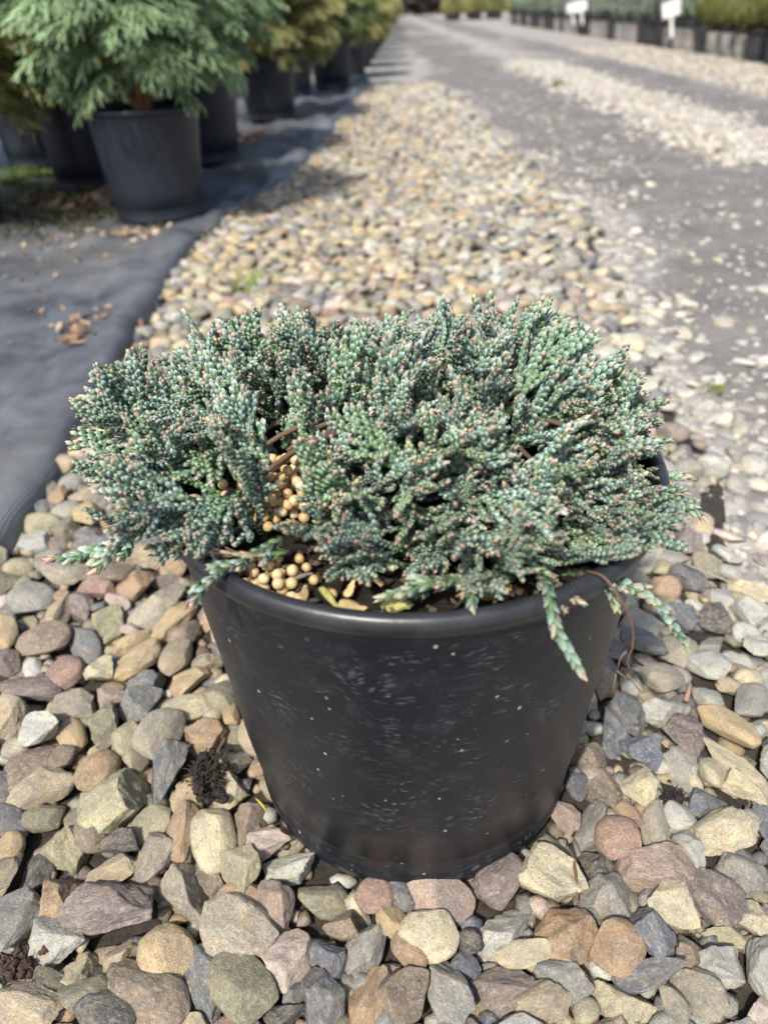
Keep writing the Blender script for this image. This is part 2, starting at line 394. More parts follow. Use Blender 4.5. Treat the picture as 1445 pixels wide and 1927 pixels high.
STONES = [  # pixel centre, long axis, short axis, slant, colour, kind
(25,1360,85,62,80,'tan',A),(85,1388,70,62,0,'pale',A),(135,1385,72,50,80,'ochre',O),(198,1375,80,66,-50,'olive',A),(237,1402,68,58,-70,'yel',O),(304,1392,92,76,-60,'gtan',O),
(352,1330,98,62,-12,'cream',O),(385,1385,95,65,-10,'rust',A),(436,1345,45,32,80,'ochre',O),(270,1330,84,64,-20,'slate',A),(145,1330,92,60,15,'gtan',A),(60,1296,120,52,8,'purp',O),
(212,1325,60,45,0,'pink',A),(58,1450,98,72,-20,'brown',O),(120,1435,45,40,0,'brown',O),(190,1460,76,66,-60,'rust',O),(75,1488,132,66,-16,'tan',A),(215,1514,138,116,-25,'yel',A),
(84,1540,74,48,-15,'olive',O),(18,1545,85,52,70,'slate',O),(165,1558,122,60,55,'brown',O),(22,1598,52,44,0,'ochre',O),(127,1595,92,80,50,'yel',A),(67,1645,74,50,-60,'dark',O),
(222,1600,76,50,-20,'dark',A),(288,1620,86,66,-60,'gtan',A),(312,1470,122,66,-75,'slate',A),(343,1568,96,52,-72,'rust',A),(403,1582,116,80,80,'cream',O),(468,1550,84,66,-70,'brown',A),
(502,1590,92,60,-14,'pinkw',A),(544,1640,110,62,-4,'pale',A),(460,1645,90,72,60,'yel',A),(214,1645,108,54,-12,'tan',A),(120,1685,104,78,-40,'rust',A),(12,1655,80,58,-70,'tan',A),
(205,1720,192,90,-8,'purp',A),(350,1685,150,108,75,'gtan',A),(392,1650,78,52,60,'brown',A),(450,1752,136,118,60,'gtan',A),(455,1695,92,52,0,'rust',O),(530,1710,90,62,70,'pink',A),
(612,1690,108,58,6,'olive',O),(706,1695,74,58,10,'red',O),(315,1803,106,98,40,'ochre',O),(100,1785,120,88,10,'pale',A),(28,1750,112,84,-50,'grey',A),(150,1830,78,70,20,'cream',A),
(226,1805,68,56,-20,'tan',A),(275,1875,180,96,36,'brown',O),(385,1862,142,76,75,'slate',A),(455,1860,140,96,50,'olive',O),(542,1805,104,92,-50,'pinkw',A),(607,1875,122,84,80,'slate',A),
(685,1785,92,74,-75,'grey',A),(645,1745,72,52,0,'brown',A),(695,1880,106,78,-80,'rust',A),(92,1870,84,66,30,'olive',A),(168,1880,104,60,-10,'olive',O),(205,1912,120,62,10,'dark',O),
(55,1905,134,78,20,'tan',A),(540,1908,84,54,-10,'dark',A),(622,1800,76,54,50,'blue',A),(556,1865,72,50,-40,'slate',A),
(827,1697,130,80,12,'pink',O),(938,1665,94,82,-60,'purp',O),(1032,1670,114,100,30,'cream',A),(1040,1605,74,60,30,'olive',A),(735,1735,80,54,80,'ochre',A),(806,1772,106,92,-30,'cream',O),
(952,1757,122,100,-5,'pale',A),(1067,1770,124,110,20,'rust',A),(1155,1695,122,108,35,'grey',A),(1229,1640,134,84,14,'pink',A),(1158,1590,82,72,10,'red',O),(1232,1560,88,52,85,'gtan',O),
(1292,1600,78,60,80,'pale',A),(1362,1570,122,74,-32,'cream',A),(1262,1710,92,82,20,'cream',A),(1342,1685,108,88,50,'purp',A),(1408,1650,104,76,10,'grey',A),(1160,1792,102,86,-40,'rust',O),
(1225,1770,100,70,60,'blue',A),(1302,1790,94,66,-8,'brown',A),(1372,1758,94,46,22,'yel',A),(1420,1738,78,60,60,'cream',A),(1357,1820,88,74,20,'pale',A),(1222,1842,140,52,-6,'slate',A),
(945,1862,124,78,-8,'purp',A),(1057,1848,110,70,0,'grey',A),(1020,1895,110,70,-35,'tan',A),(1180,1895,126,76,10,'cream',A),(1317,1872,94,74,50,'gtan',A),(1268,1900,78,46,65,'gtan',A),
(1432,1830,110,54,85,'pale',A),(1432,1905,62,44,0,'pinkw',A),(842,1865,132,78,65,'grey',A),(762,1880,100,86,-40,'brown',A),(770,1800,82,54,60,'rust',O),(878,1818,52,44,40,'blue',A),
(985,1802,106,48,-12,'cream',O),(882,1768,54,50,0,'dark',A),(1140,1485,82,70,50,'brown',A),(1207,1488,76,66,0,'cream',A),(1328,1502,82,52,-8,'blue',A),(1395,1492,80,58,50,'cream',A),
(1378,1442,124,44,36,'cream',A),(1117,1555,104,56,-60,'grey',A),(1062,1545,74,46,60,'pink',A),(1085,1475,66,42,80,'slate',O),(1115,1425,88,64,35,'brown',A),(1150,1370,84,58,60,'blue',A),
(1185,1340,86,70,60,'slate',A),(1250,1340,82,60,15,'pale',A),(1200,1425,74,54,15,'blue',A),(1285,1390,78,68,40,'purp',A),(1280,1445,80,64,60,'grey',A),(1365,1378,106,52,36,'ochre',O),
(1408,1330,82,52,-60,'grey',O),(1340,1460,54,42,50,'cream',O),(1278,1538,60,48,30,'pale',O),(1110,1632,80,52,30,'dark',A),(1178,1540,62,38,10,'rust',A),(1435,1545,60,36,85,'blue',A),(1415,1385,52,34,15,'pale',A),
(1140,1280,58,40,80,'tan',A),(1187,1280,50,40,80,'pale',O),(1242,1280,82,50,-18,'gtan',O),(1326,1255,86,58,8,'pale',O),(1277,1227,66,56,30,'gtan',O),(1211,1213,84,46,20,'slate',O),(1150,1222,62,46,20,'purp',O),
(1383,1238,60,36,15,'pale',A),(1425,1227,60,34,5,'pale',A),(1340,1212,66,36,-10,'grey',A),(1378,1295,56,28,8,'tan',A),(1337,1318,64,48,30,'pale',A),
(113,938,38,34,0,'rust',A),(157,935,60,36,-8,'tan',A),(200,940,58,44,10,'gtan',A),(167,975,60,44,10,'ochre',A),(125,995,56,40,10,'olive',A),(210,1040,82,54,-20,'blue',A),(278,1022,62,32,-5,'blue',O),
(288,1055,66,44,-12,'tan',A),(116,1086,108,40,6,'gtan',A),(220,1090,66,46,10,'brown',O),(186,1115,68,40,12,'red',A),(256,1110,70,48,-25,'rust',A),(308,1092,64,34,-8,'purp',A),(61,1130,86,48,0,'grey',O),
(108,1150,84,42,-58,'tan',A),(155,1140,62,46,60,'purp',A),(305,1147,112,62,-32,'gtan',A),(204,1173,84,66,-50,'yel',A),(328,1173,92,42,-32,'ochre',A),(244,1205,76,48,-38,'ochre',A),(49,1170,52,30,-8,'yel',A),
(90,1211,108,52,4,'brown',O),(163,1217,76,46,56,'slate',O),(10,1200,56,50,80,'ochre',O),(117,1266,84,58,10,'red',O),(189,1275,60,48,-10,'cream',A),(262,1248,96,56,-36,'ochre',A),(334,1240,74,48,-70,'tan',O),
(345,1190,56,54,0,'brown',O),(276,1290,62,48,-20,'slate',A),(360,1287,72,36,-24,'ochre',A),(388,1255,60,44,10,'tan',A),(15,1240,62,48,20,'purp',A),(212,1246,46,30,10,'slate',O)]
LABEL = {36: 'broad flat purple brown stone', 44: 'smooth ochre pebble with a blunt point', 49: 'long smooth brown pebble', 50: 'upright grey slate chip', 51: 'smooth dark olive pebble',
         52: 'pale pink angular stone', 17: 'large yellow grey wedge shaped stone', 28: 'smooth cream pebble'}
placed = []      # x, y, radius of everything that takes room
nstone = 0
def put_stone(me, loc, half, yaw, tilt, col):
    global nstone
    o = bpy.data.objects.new('stone', me); link(o, bed)
    o.location = loc; o.scale = half; o.rotation_euler = (tilt[0], tilt[1], yaw); o.color = (*col, 1); nstone += 1
    return o
for i, (px, py, a, b, ang, ck, kd) in enumerate(STONES):
    P = gnd(px, py, .001); mpp = depth(P) / FPX
    d = P - CAM; sinth = -d[2] / np.linalg.norm(d); costh = math.sqrt(1 - sinth ** 2)
    ca, sa = math.cos(math.radians(ang)), math.sin(math.radians(ang))
    Wa = a * mpp; Wb = b * mpp
    t = (.66 if kd == O else .80) * min(Wa, Wb)
    def unfore(L, s):       # length on the ground of an extent seen at image slope s
        Lx, Ly = L * abs(math.cos(s)), L * abs(math.sin(s))
        Ly = math.sqrt(max(Ly * Ly - (t * costh * abs(math.sin(s))) ** 2, (.55 * Ly) ** 2)) / sinth
        return math.hypot(Lx, Ly)
    al = math.radians(ang)
    La, Lb = unfore(Wa, al), unfore(Wb, al + math.pi / 2)
    e = gnd(px + ca * 4, py + sa * 4, .001) - P; yaw = math.atan2(e[1], e[0])
    c = np.array(PAL[ck]) * rng.uniform(.9, 1.1)
    me = (RND if kd == O else ANG)[int(rng.integers(0, 10 if kd == O else 22))]
    z = .001 + rng.uniform(-.004, .006) + .04 * (min(La, Lb) - .018)
    flip = math.pi * rng.integers(0, 2)
    o = put_stone(me, (P[0], P[1], z), (La * .525, Lb * .525, t * .56), yaw + flip, rng.uniform(-.28, .28, 2), c)
    if i in LABEL: o['label'] = LABEL[i]
    placed.append((P[0], P[1], .46 * math.sqrt(La * Lb)))
KEYS = list(PAL); WARM = np.array([{'tan': 5, 'cream': 4, 'ochre': 3, 'gtan': 4, 'grey': 4, 'slate': 3, 'pale': 3, 'rust': 2.5, 'brown': 2, 'olive': 2, 'yel': 3, 'pinkw': 1, 'pink': 1.3, 'red': .6, 'dark': 1.2, 'blue': 1.5, 'purp': 1.5}[k] for k in KEYS])
COOL = np.array([{'tan': 2, 'cream': 5, 'ochre': .7, 'gtan': 4, 'grey': 5, 'slate': 3, 'pale': 9, 'rust': .6, 'brown': .8, 'olive': .8, 'yel': 1.5, 'pinkw': 2, 'pink': .8, 'red': .2, 'dark': .6, 'blue': 2, 'purp': .8}[k] for k in KEYS])
def pick(x, y):
    t = np.clip((x - (-.02)) / .25, 0, 1); wgt = WARM * (1 - t) + COOL * t
    return np.array(PAL[KEYS[int(rng.choice(len(KEYS), p=wgt / wgt.sum()))]]) * rng.uniform(.85, 1.15)
CELL = .03; hashg = {}
def hadd(x, y, r): hashg.setdefault((int(x // CELL), int(y // CELL)), []).append((x, y, r))
def free(x, y, r, k):
    ci, cj = int(x // CELL), int(y // CELL)
    for i in range(ci - 2, ci + 3):
        for j in range(cj - 2, cj + 3):
            for (a, b, q) in hashg.get((i, j), ()):
                if (a - x) ** 2 + (b - y) ** 2 < (k * (r + q)) ** 2: return False
    return True
for p in placed: hadd(*p)
def visible(x, y, pad=60):
    d = np.array([x, y, 0]) - CAM; z = d @ _f
    if z < .1: return False
    u, v = PW / 2 + FPX * (d @ _r) / z, PH / 2 - FPX * (d @ _u) / z
    return -pad < u < PW + pad and -pad < v < PH + pad
cand = []
def scatter(n, x0, x1, y0, y1, r0, r1, k, accept=None):
    for _ in range(n):
        y = rng.uniform(y0, y1); x = rng.uniform(x0, x1); r = rng.uniform(r0, r1)
        if x < edge_x(y) - .01 or x * x + y * y < (.084 + r * .5) ** 2 or not visible(x, y): continue
        if accept is not None and not accept(x, y): continue
        if free(x, y, r, k): hadd(x, y, r); cand.append((x, y, r))
inbed = lambda x, y: x < road_x(y) - .01 + .05 * mnoise.noise(Vector((x * 9, y * 9, 4)))
scatter(5000, -.45, .5, -.3, .75, .012, .0145, .84, inbed)
scatter(6000, -.45, .5, -.3, .75, .008, .012, .80, inbed)
scatter(5000, -.45, .5, -.3, .75, .005, .008, .84, inbed)
near_n = len(cand)
scatter(9000, -.45, .55, .75, 1.9, .011, .015, .74, inbed)
scatter(8000, -.45, .55, .75, 1.9, .007, .011, .76, inbed)
scatter(12000, -.3, .55, 1.9, 4.2, .011, .016, .72, inbed)
# biggest in view become single stones, the rest one mass of gravel
def seen(c):
    P = np.array([c[0], c[1], 0.0]); return c[2] / depth(P)
order = sorted(range(near_n), key=lambda i: -seen(cand[i]))
single = set(order[:300 - nstone])
acc = Acc()
def acc_stone(acc, x, y, r, z, col, sub, flat=(.5, .75)):
    V, F = LIB[sub][int(rng.integers(0, 20))]
    el = rng.uniform(.85, 1.45); h = np.array([r * math.sqrt(el), r / math.sqrt(el), r * rng.uniform(*flat)]) * 1.12
    R = euler_m(rng.uniform(-.25, .25), rng.uniform(-.25, .25), rng.uniform(0, 6.28))
    acc.add((V * h) @ R.T + np.array([x, y, z]), F, col)
for i, (x, y, r) in enumerate(cand):
    col = pick(x, y)
    if i in single:
        k = rng.random(); me = ANG[int(rng.integers(0, 22))] if k < .75 else RND[int(rng.integers(0, 10))]
        el = rng.uniform(.85, 1.4)
        put_stone(me, (x, y, rng.uniform(-.003, .003)), (r * 1.12 * math.sqrt(el), r * 1.12 / math.sqrt(el), r * rng.uniform(.6, .95)), rng.uniform(0, 6.28), rng.uniform(-.35, .35, 2), col)
    else:
        acc_stone(acc, x, y, r, rng.uniform(-.004, .003) + (.002 if y > .75 else 0), col, 3 if y < .62 else 2)
# lower layer peeping through the gaps
for _ in range(2600):
    y = rng.uniform(-.28, .9); x = rng.uniform(-.42, .4)
    if x < edge_x(y) or not inbed(x, y) or x * x + y * y < .075 ** 2 or not visible(x, y): continue
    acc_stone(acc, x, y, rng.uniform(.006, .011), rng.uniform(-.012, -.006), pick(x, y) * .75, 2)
for _ in range(5200):      # chips and grit bedded in the gaps
    y = rng.uniform(-.28, .7); x = rng.uniform(-.42, .4)
    if x < edge_x(y) or not inbed(x, y) or x * x + y * y < .083 ** 2 or not visible(x, y): continue
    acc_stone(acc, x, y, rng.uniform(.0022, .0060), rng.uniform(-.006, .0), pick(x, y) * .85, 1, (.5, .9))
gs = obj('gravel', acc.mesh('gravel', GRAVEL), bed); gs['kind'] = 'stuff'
gs['label'] = 'smaller mixed gravel filling in between the stones'

# pebbles trodden into the dirt road and the pale gravel ridge between its wheel tracks
acc = Acc()
def road_col():
    c = np.array(PAL[['pale', 'pale', 'grey', 'gtan', 'cream', 'pinkw'][int(rng.integers(0, 6))]]); return np.minimum((c * .6 + .4 * c.mean()) * rng.uniform(.85, 1.3), .5)
def pebble(x, y, r, col, sub, flat):
    z = float(ground_z(np.array(x), np.array(y))) + .006 * mnoise.noise(Vector((x * 3, y * 3, 0)))
    acc_stone(acc, x, y, r, z + .1 * r, col, sub, flat)
for _ in range(9000):
    y = .0 + 3.9 * rng.random() ** 1.5; x = road_x(y) - .03 + abs(rng.normal(0, .28)) * (1 if rng.random() < .75 else 2.4)
    if not visible(x, y) or x > 2: continue
    dd = x - road_x(y)
    if dd > .08 and rng.random() < (.65 if y > 1.0 else .3): continue
    if dd > .04 and mnoise.noise(Vector((x * 7, y * 7, 9))) < -.02 + .25 * min(dd, .5): 
        if rng.random() < .75: continue
    r = rng.choice([.003, .0045, .0065, .009, .013], p=[.34, .30, .22, .10, .04])
    c = road_col()
    pebble(x, y, r, np.minimum(c, .7), 2 if y < 1.0 else 1, (.3, .5))
for _ in range(4200):
    y = rng.uniform(1.75, 5.5); x = 1.07 + rng.normal(0, .09) + .06 * mnoise.noise(Vector((2, y * 2, 0)))
    if visible(x, y): pebble(x, y, rng.uniform(.006, .014), road_col(), 2 if y < 2.8 else 1, (.5, .75))
for _ in range(3500):
    y = rng.uniform(2.5, 7); x = rng.uniform(1.65, 2.28)
    if visible(x, y): pebble(x, y, rng.uniform(.007, .015), (road_col() if rng.random() < .6 else pick(.1, y)), 1, (.5, .75))
tag(obj('road_pebbles', acc.mesh('road_pebbles', GRAVEL)), 'pale pebbles trodden into the grey dirt road', 'pebbles', kind='stuff')

# ------------------------------------------------------------------ weed fabric with a folded edge
def fabric_mat():
    m = M('woven_fabric'); p = m.coord('Position')
    big = m.noise(p, 7, 7, .7); c = m.mix(m.ramp(big, (.38, 0.0), (.64, 1.0)), (.042, .047, .060), (.150, .165, .19))
    c = m.mix(m.math('MULTIPLY', m.ramp(m.noise(p, 2.3, 5, .65), (.48, 0.0), (.68, 1.0)), .55), c, (.19, .185, .165))
    wv = m.n('TexWave'); wv.inputs['Scale'].default_value = 130; wv.inputs['Distortion'].default_value = .6; m.l(p, wv.inputs['Vector'])
    wv2 = m.n('TexWave'); wv2.bands_direction = 'Y'; wv2.inputs['Scale'].default_value = 130; m.l(p, wv2.inputs['Vector'])
    wz = m.math('MULTIPLY', wv.outputs[1], wv2.outputs[1])
    m.base(m.mix(1.0, c, m.ramp(wz, (0, .8), (1, 1.2)), 'MULTIPLY')); m.rough(.46)
    m.bump(m.mix(.75, wz, m.noise(m.map(p, (26, 7, 1)), 1.0, 6, .7)), .6, .010); return m.m
fy = np.linspace(-.35, 4.6, 330)
prof = [(0.006, -.012), (0.002, -.002), (0.000, .008), (-.002, .016), (-.008, .0205), (-.018, .0220), (-.034, .0215), (-.052, .0200), (-.066, .0195), (-.080, .0190), (-.0835, .0170), (-.085, .0115), (-.10, .0105)]
prof += [(-.115 - .05 * k, .010) for k in range(1, 36)]
fV = []
for y in fy:
    ex = edge_x(y) + .016 * mnoise.noise(Vector((0, y * 4.5, 2))) + .007 * mnoise.noise(Vector((0, y * 15, 2)))
    hgt = 1 + .5 * mnoise.noise(Vector((3, y * 3, 0)))
    fl = np.clip((y - 1.3) / .4, 0, 1)
    for k, (dx, z) in enumerate(prof):
        x = ex + dx
        wz = .005 * (abs(mnoise.noise(Vector(((x + y * .25) * 22, (y - x) * 4, 9)))) - .2) + .009 * mnoise.noise(Vector((x * 12 + y * 4, y * 5, 0))) + .007 * mnoise.noise(Vector((x * 30, y * 11, 5))) + .0015 * mnoise.noise(Vector((x * 70, y * 40, 1)))
        # loose folds near the pots
        wz += fl * .010 * math.sin((x + .35 * y) * 42 + 2 * mnoise.noise(Vector((x * 6, y * 6, 8)))) * (1 if -.35 < dx < -.01 else .2)
        zz = z * (hgt if z > .012 else 1) + (wz if k > 1 else wz * .2)
        if dx < -.3: zz = .010 + wz * .6
        fV.append((x, y, max(zz, -.012)))
fab = obj('weed_fabric', mesh_np('weed_fabric', np.array(fV), grid_tris(len(fy), len(prof)), fabric_mat()))
sm = fab.modifiers.new('thick', 'SOLIDIFY'); sm.thickness = .0012; sm.offset = -1
tag(fab, 'dark blue grey woven weed fabric with folded edge lying beside gravel', 'fabric')

# ------------------------------------------------------------------ pots
def lathe(prof, n=96):
    a = np.arange(n) * 2 * math.pi / n; P = np.array(prof)
    V = np.stack([P[:, 0][:, None] * np.cos(a), P[:, 0][:, None] * np.sin(a), np.repeat(P[:, 1][:, None], n, 1)], -1).reshape(-1, 3)
    return V, grid_tris(len(P), n, True)
HP = .2051
body_prof = [(0.0, .004), (.06, .004), (.080, .002), (.0855, .0), (.0880, .003), (.0893, .009), (.0895, .013), (.0885, .015), (.0890, .018)]
body_prof += [(.0890 + (.1068 - .0890) * t, .018 + (.197 - .018) * t) for t in np.linspace(.02, 1, 26)]
body_prof += [(.1069, .1970)]
body_prof += [(.1052, .1970), (.100, .14), (.094, .06), (.088, .012), (.0, .010)]
rim_prof = [(.1062, .1962), (.1085, .1958), (.1100, .1968), (.1109, .1986), (.1112, .2008), (.1109, .2030), (.1101, .2045), (.1088, .2053), (.1070, .2054), (.1058, .2048), (.1050, .2030), (.1042, .195), (.1044, .190)]
POTB = mesh_np('pot_body', *[lathe(body_prof, 128)[i] for i in (0, 1)], PLASTIC)
POTR = mesh_np('pot_rim', *lathe(rim_prof, 128), simple('rim_plastic', (.020, .021, .024), .36, 70, .5, .5, .08))

# ------------------------------------------------------------------ juniper sprays
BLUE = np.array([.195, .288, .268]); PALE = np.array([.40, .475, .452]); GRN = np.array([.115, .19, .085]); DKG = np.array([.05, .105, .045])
TIPS = [np.array(c) for c in [(.50, .38, .29), (.55, .44, .34), (.46, .44, .25), (.42, .44, .28), (.50, .33, .26), (.40, .47, .34)]]
LU = np.array([0, 0, 0, .4, .4, .4, .76, .76, .76, 1.0]); LV = np.array([-1, 0, 1, -1, 0, 1, -1, 0, 1, 0.0])
LW = np.array([.75] * 3 + [1.0] * 3 + [.72] * 3 + [0])
LF = np.array([(0, 1, 4), (0, 4, 3), (1, 2, 5), (1, 5, 4), (3, 4, 7), (3, 7, 6), (4, 5, 8), (4, 8, 7), (6, 7, 9), (7, 8, 9)])
def leafy(acc, P, r, spacing, r_, awl=0.0, tipc=None, base=BLUE, edge=PALE, inner=GRN, tip_n=1.6, gfrac=.3, pinkish=0.0):
    """a twig along P clothed in opposite pairs of scale leaves; awl > 0 makes them longer and more spreading"""
    P = resample(P, spacing); n = len(P); T, N, B = frames(P); tw = r_.uniform(0, 6.28)
    tl = np.linspace(0, 1, n); taper = np.where(tl > .8, 1 - .35 * (tl - .8) / .2, 1.0)
    V, F = tube(P, r * .72 * taper, 5); acc.add(V, F, inner * .8)
    for s in (0, 1):
        ph = tw + (np.arange(n) % 2) * math.pi / 2 + s * math.pi + r_.normal(0, .10 + .35 * awl, n)
        rad = np.cos(ph)[:, None] * N + np.sin(ph)[:, None] * B; tan = -np.sin(ph)[:, None] * N + np.cos(ph)[:, None] * B
        L = spacing * (1.6 + 1.0 * awl) * r_.uniform(.9 - .2 * awl, 1.15 + .15 * awl, n); rr = r * taper
        pr = np.array([.66] * 3 + [1.14] * 3 + [1.20 + .6 * awl] * 3 + [.84 + 1.35 * awl])
        lat = np.where(np.abs(LV) > 0, -.42, 0) * (LW > 0)
        wid = (1.0 - .42 * awl)
        V = (P[:, None] + T[:, None] * (LU[None, :, None] * L[:, None, None] - .35 * spacing)
             + rad[:, None] * (rr[:, None] * (pr + lat)[None])[..., None]
             + tan[:, None] * (rr[:, None] * (LV * LW * wid)[None])[..., None])
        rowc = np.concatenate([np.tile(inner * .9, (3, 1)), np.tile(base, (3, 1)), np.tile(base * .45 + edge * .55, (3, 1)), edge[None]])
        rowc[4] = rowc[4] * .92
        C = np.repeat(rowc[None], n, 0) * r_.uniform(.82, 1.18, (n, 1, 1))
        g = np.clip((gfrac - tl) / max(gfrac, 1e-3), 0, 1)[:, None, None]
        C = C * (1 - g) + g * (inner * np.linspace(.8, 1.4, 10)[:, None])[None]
        if tipc is not None:
            tf = np.clip((tl * (n - 1) - (n - 1 - tip_n)) / tip_n, 0, 1)[:, None, None] * np.linspace(.45, 1, 10)[None, :, None]
            C = C * (1 - tf) + tf * tipc
        if pinkish:
            q = (r_.random(n) < pinkish)[:, None, None]; C = np.where(q, C * .35 + .65 * TIPS[int(r_.integers(0, 6))], C)
        Fs = (LF[None] + (np.arange(n) * 10)[:, None, None]).reshape(-1, 3)
        acc.add(V.reshape(-1, 3), Fs, C.reshape(-1, 3))
    if tipc is not None:   # the closed bud that ends the twig
        V, F = ICO[2]; Mx = basis_from(T[-1]); acc.add((V * np.array([r * .52, r * .52, r * .8])) @ Mx.T + P[-1] + T[-1] * r * .45, F, tipc * r_.uniform(.75, 1.1))
def arc(p0, d, L, r_, up=None, upk=.5, n=5, wig=.15):
    p = np.array(p0, float); d = np.array(d, float); d /= np.linalg.norm(d); out = [p.copy()]
    for _ in range(n):
        if up is not None: d = d + up * upk / n
        d = d + r_.normal(0, wig / n, 3); d /= np.linalg.norm(d); p = p + d * L / n; out.append(p.copy())
    return np.array(out)
def make_spray(seed, L=.042, awl=0.0, r=.00136, hue=0.0, brown=False):
    r_ = np.random.default_rng(seed); a = Acc(); zz = np.array([0, 0, 1.0])
    base = BLUE * (1 - hue) + np.array([.15, .27, .13]) * hue; edge = PALE * (1 - hue) + np.array([.33, .42, .25]) * hue
    if brown: base, edge = np.array([.30, .20, .17]), np.array([.42, .32, .29])
    sp = .00150 * (1 + .4 * awl)
    main = arc((0, 0, 0), (r_.normal(0, .15), r_.normal(0, .1), 1), L * r_.uniform(.85, 1.1), r_, n=6, wig=.7)
    def tipc(): return None if r_.random() < .14 else TIPS[int(r_.integers(0, 6))] * r_.uniform(.75, 1.0) * .95 + PALE * .05
    kw = dict(awl=awl, base=base, edge=edge)
    leafy(a, main, r, sp, r_, tipc=tipc(), gfrac=.5, **kw)
    side = 1 if r_.random() < .5 else -1
    Pm = resample(main, .0037); T, N, B = frames(Pm)
    for k in range(2, len(Pm) - 1):
        f = k / (len(Pm) - 1); side = -side
        if r_.random() < .1: continue
        ln = (L * .58) * (1 - .5 * f) * r_.uniform(.65, 1.15)
        dirv = T[k] * .9 + np.array([side, 0, 0]) * r_.uniform(.55, 1.0) + np.array([0, 1, 0]) * r_.normal(0, .42)
        br = arc(Pm[k], dirv, ln, r_, up=T[k], upk=.75, n=4, wig=.4)
        leafy(a, br, r * r_.uniform(.88, 1.02), sp, r_, tipc=tipc(), gfrac=.3, **kw)
        if ln > .010:
            for _ in range(3 if ln > .018 else 2 if ln > .013 else 1):
                j = int(r_.integers(1, 4)); s2 = side * (1 if r_.random() < .55 else -1)
                d2 = (br[j + 1] - br[j]) / np.linalg.norm(br[j + 1] - br[j]) + np.array([s2 * .6, r_.normal(0, .5), .25])
                b2 = arc(br[j], d2, ln * r_.uniform(.42, .66), r_, up=T[k], upk=.9, n=3, wig=.3)
                leafy(a, b2, r * r_.uniform(.82, .98), sp, r_, tipc=tipc(), gfrac=.2, **kw)
    return a
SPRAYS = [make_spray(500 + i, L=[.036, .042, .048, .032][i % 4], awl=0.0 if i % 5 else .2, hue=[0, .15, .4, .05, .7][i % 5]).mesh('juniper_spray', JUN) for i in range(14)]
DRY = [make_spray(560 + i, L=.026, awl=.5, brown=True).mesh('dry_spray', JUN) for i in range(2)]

pj = empty('potted_juniper', (0, 0, 0))
tag(pj, 'blue green creeping juniper spilling over scuffed black nursery pot on gravel', 'potted plant')
pot = obj('pot', POTB, pj); rim = obj('rim', POTR, pot)
# soil
sn, sr = 48, 26; sV = [(0, 0, .196)]
for i in range(1, sr):
    rr = .1036 * i / (sr - 1)
    for k in range(sn):
        a_ = 2 * math.pi * k / sn; x, y = rr * math.cos(a_), rr * math.sin(a_)
        sV.append((x, y, .1935 + .003 * (1 - rr / .104) + .004 * mnoise.noise(Vector((x * 60, y * 60, 0))) + .002 * mnoise.noise(Vector((x * 200, y * 200, 2)))))
sF = [(0, 1 + k, 1 + (k + 1) % sn) for k in range(sn)]
for i in range(sr - 2):
    for k in range(sn):
        a_, b_ = 1 + i * sn + k, 1 + i * sn + (k + 1) % sn; sF += [(a_, b_ + sn, b_), (a_, a_ + sn, b_ + sn)]
soil = obj('potting_soil', mesh_np('potting_soil', np.array(sV), np.array(sF), SOIL), pj)
# woody branches that carry the sprays
acc = Acc(); root = np.array([.005, .02, .192]); wr = np.random.default_rng(11)
BRK = np.array([.10, .065, .04])
for k in range(26):
    a_ = k * 2.4 + wr.normal(0, .2); L = wr.uniform(.06, .115)
    P = [root + np.array([math.cos(a_) * .01, math.sin(a_) * .01, 0])]
    for t in (.35, .7, 1.0): P.append(root + np.array([math.cos(a_) * L * t, math.sin(a_) * L * t * .85, .010 + .022 * math.sin(t * 2.4)]))
    Q = resample(P, .008); acc.add(*tube(Q, np.linspace(.0019, .0010, len(Q)), 6), BRK * wr.uniform(.8, 1.2))
branches = obj('branches', acc.mesh('branches', WOODY), pj)

GAPS = [(-.053, -.036, .026), (-.050, -.080, .020), (-.012, -.096, .022), (-.092, -.034, .012)]   # openings where the soil shows
CX, CY, RX, RY = -.012, .010, .125, .102
def dome(x, y):
    q = (abs((x - CX) / RX) ** 2.5 + abs((y - CY) / RY) ** 2.5) ** .8; return q
nspray = 0
def put_spray(me, loc, d, face, s):
    global nspray
    o = bpy.data.objects.new('spray', me); link(o, branches)
    Rm = basis_from(d, face); o.matrix_local = Matrix.Translation(loc) @ Matrix(Rm.tolist()).to_4x4() @ Matrix.Diagonal((s, s, s, 1)); nspray += 1
    return o
pr = np.random.default_rng(21); pts = []
tries = 0
while len(pts) < 244 and tries < 60000:
    tries += 1
    x, y = pr.uniform(-.15, .15), pr.uniform(-.12, .14); q = dome(x, y)
    if q > 1.0: continue
    if any((x - a_) ** 2 + (y - b_) ** 2 < r0 ** 2 for a_, b_, r0 in GAPS): continue
    if y < -.086 or (y < -.012 and x * .8 - y * .6 > .088): continue
    if any((x - u) ** 2 + (y - v) ** 2 < (.0092) ** 2 for u, v in pts): continue
    pts.append((x, y))
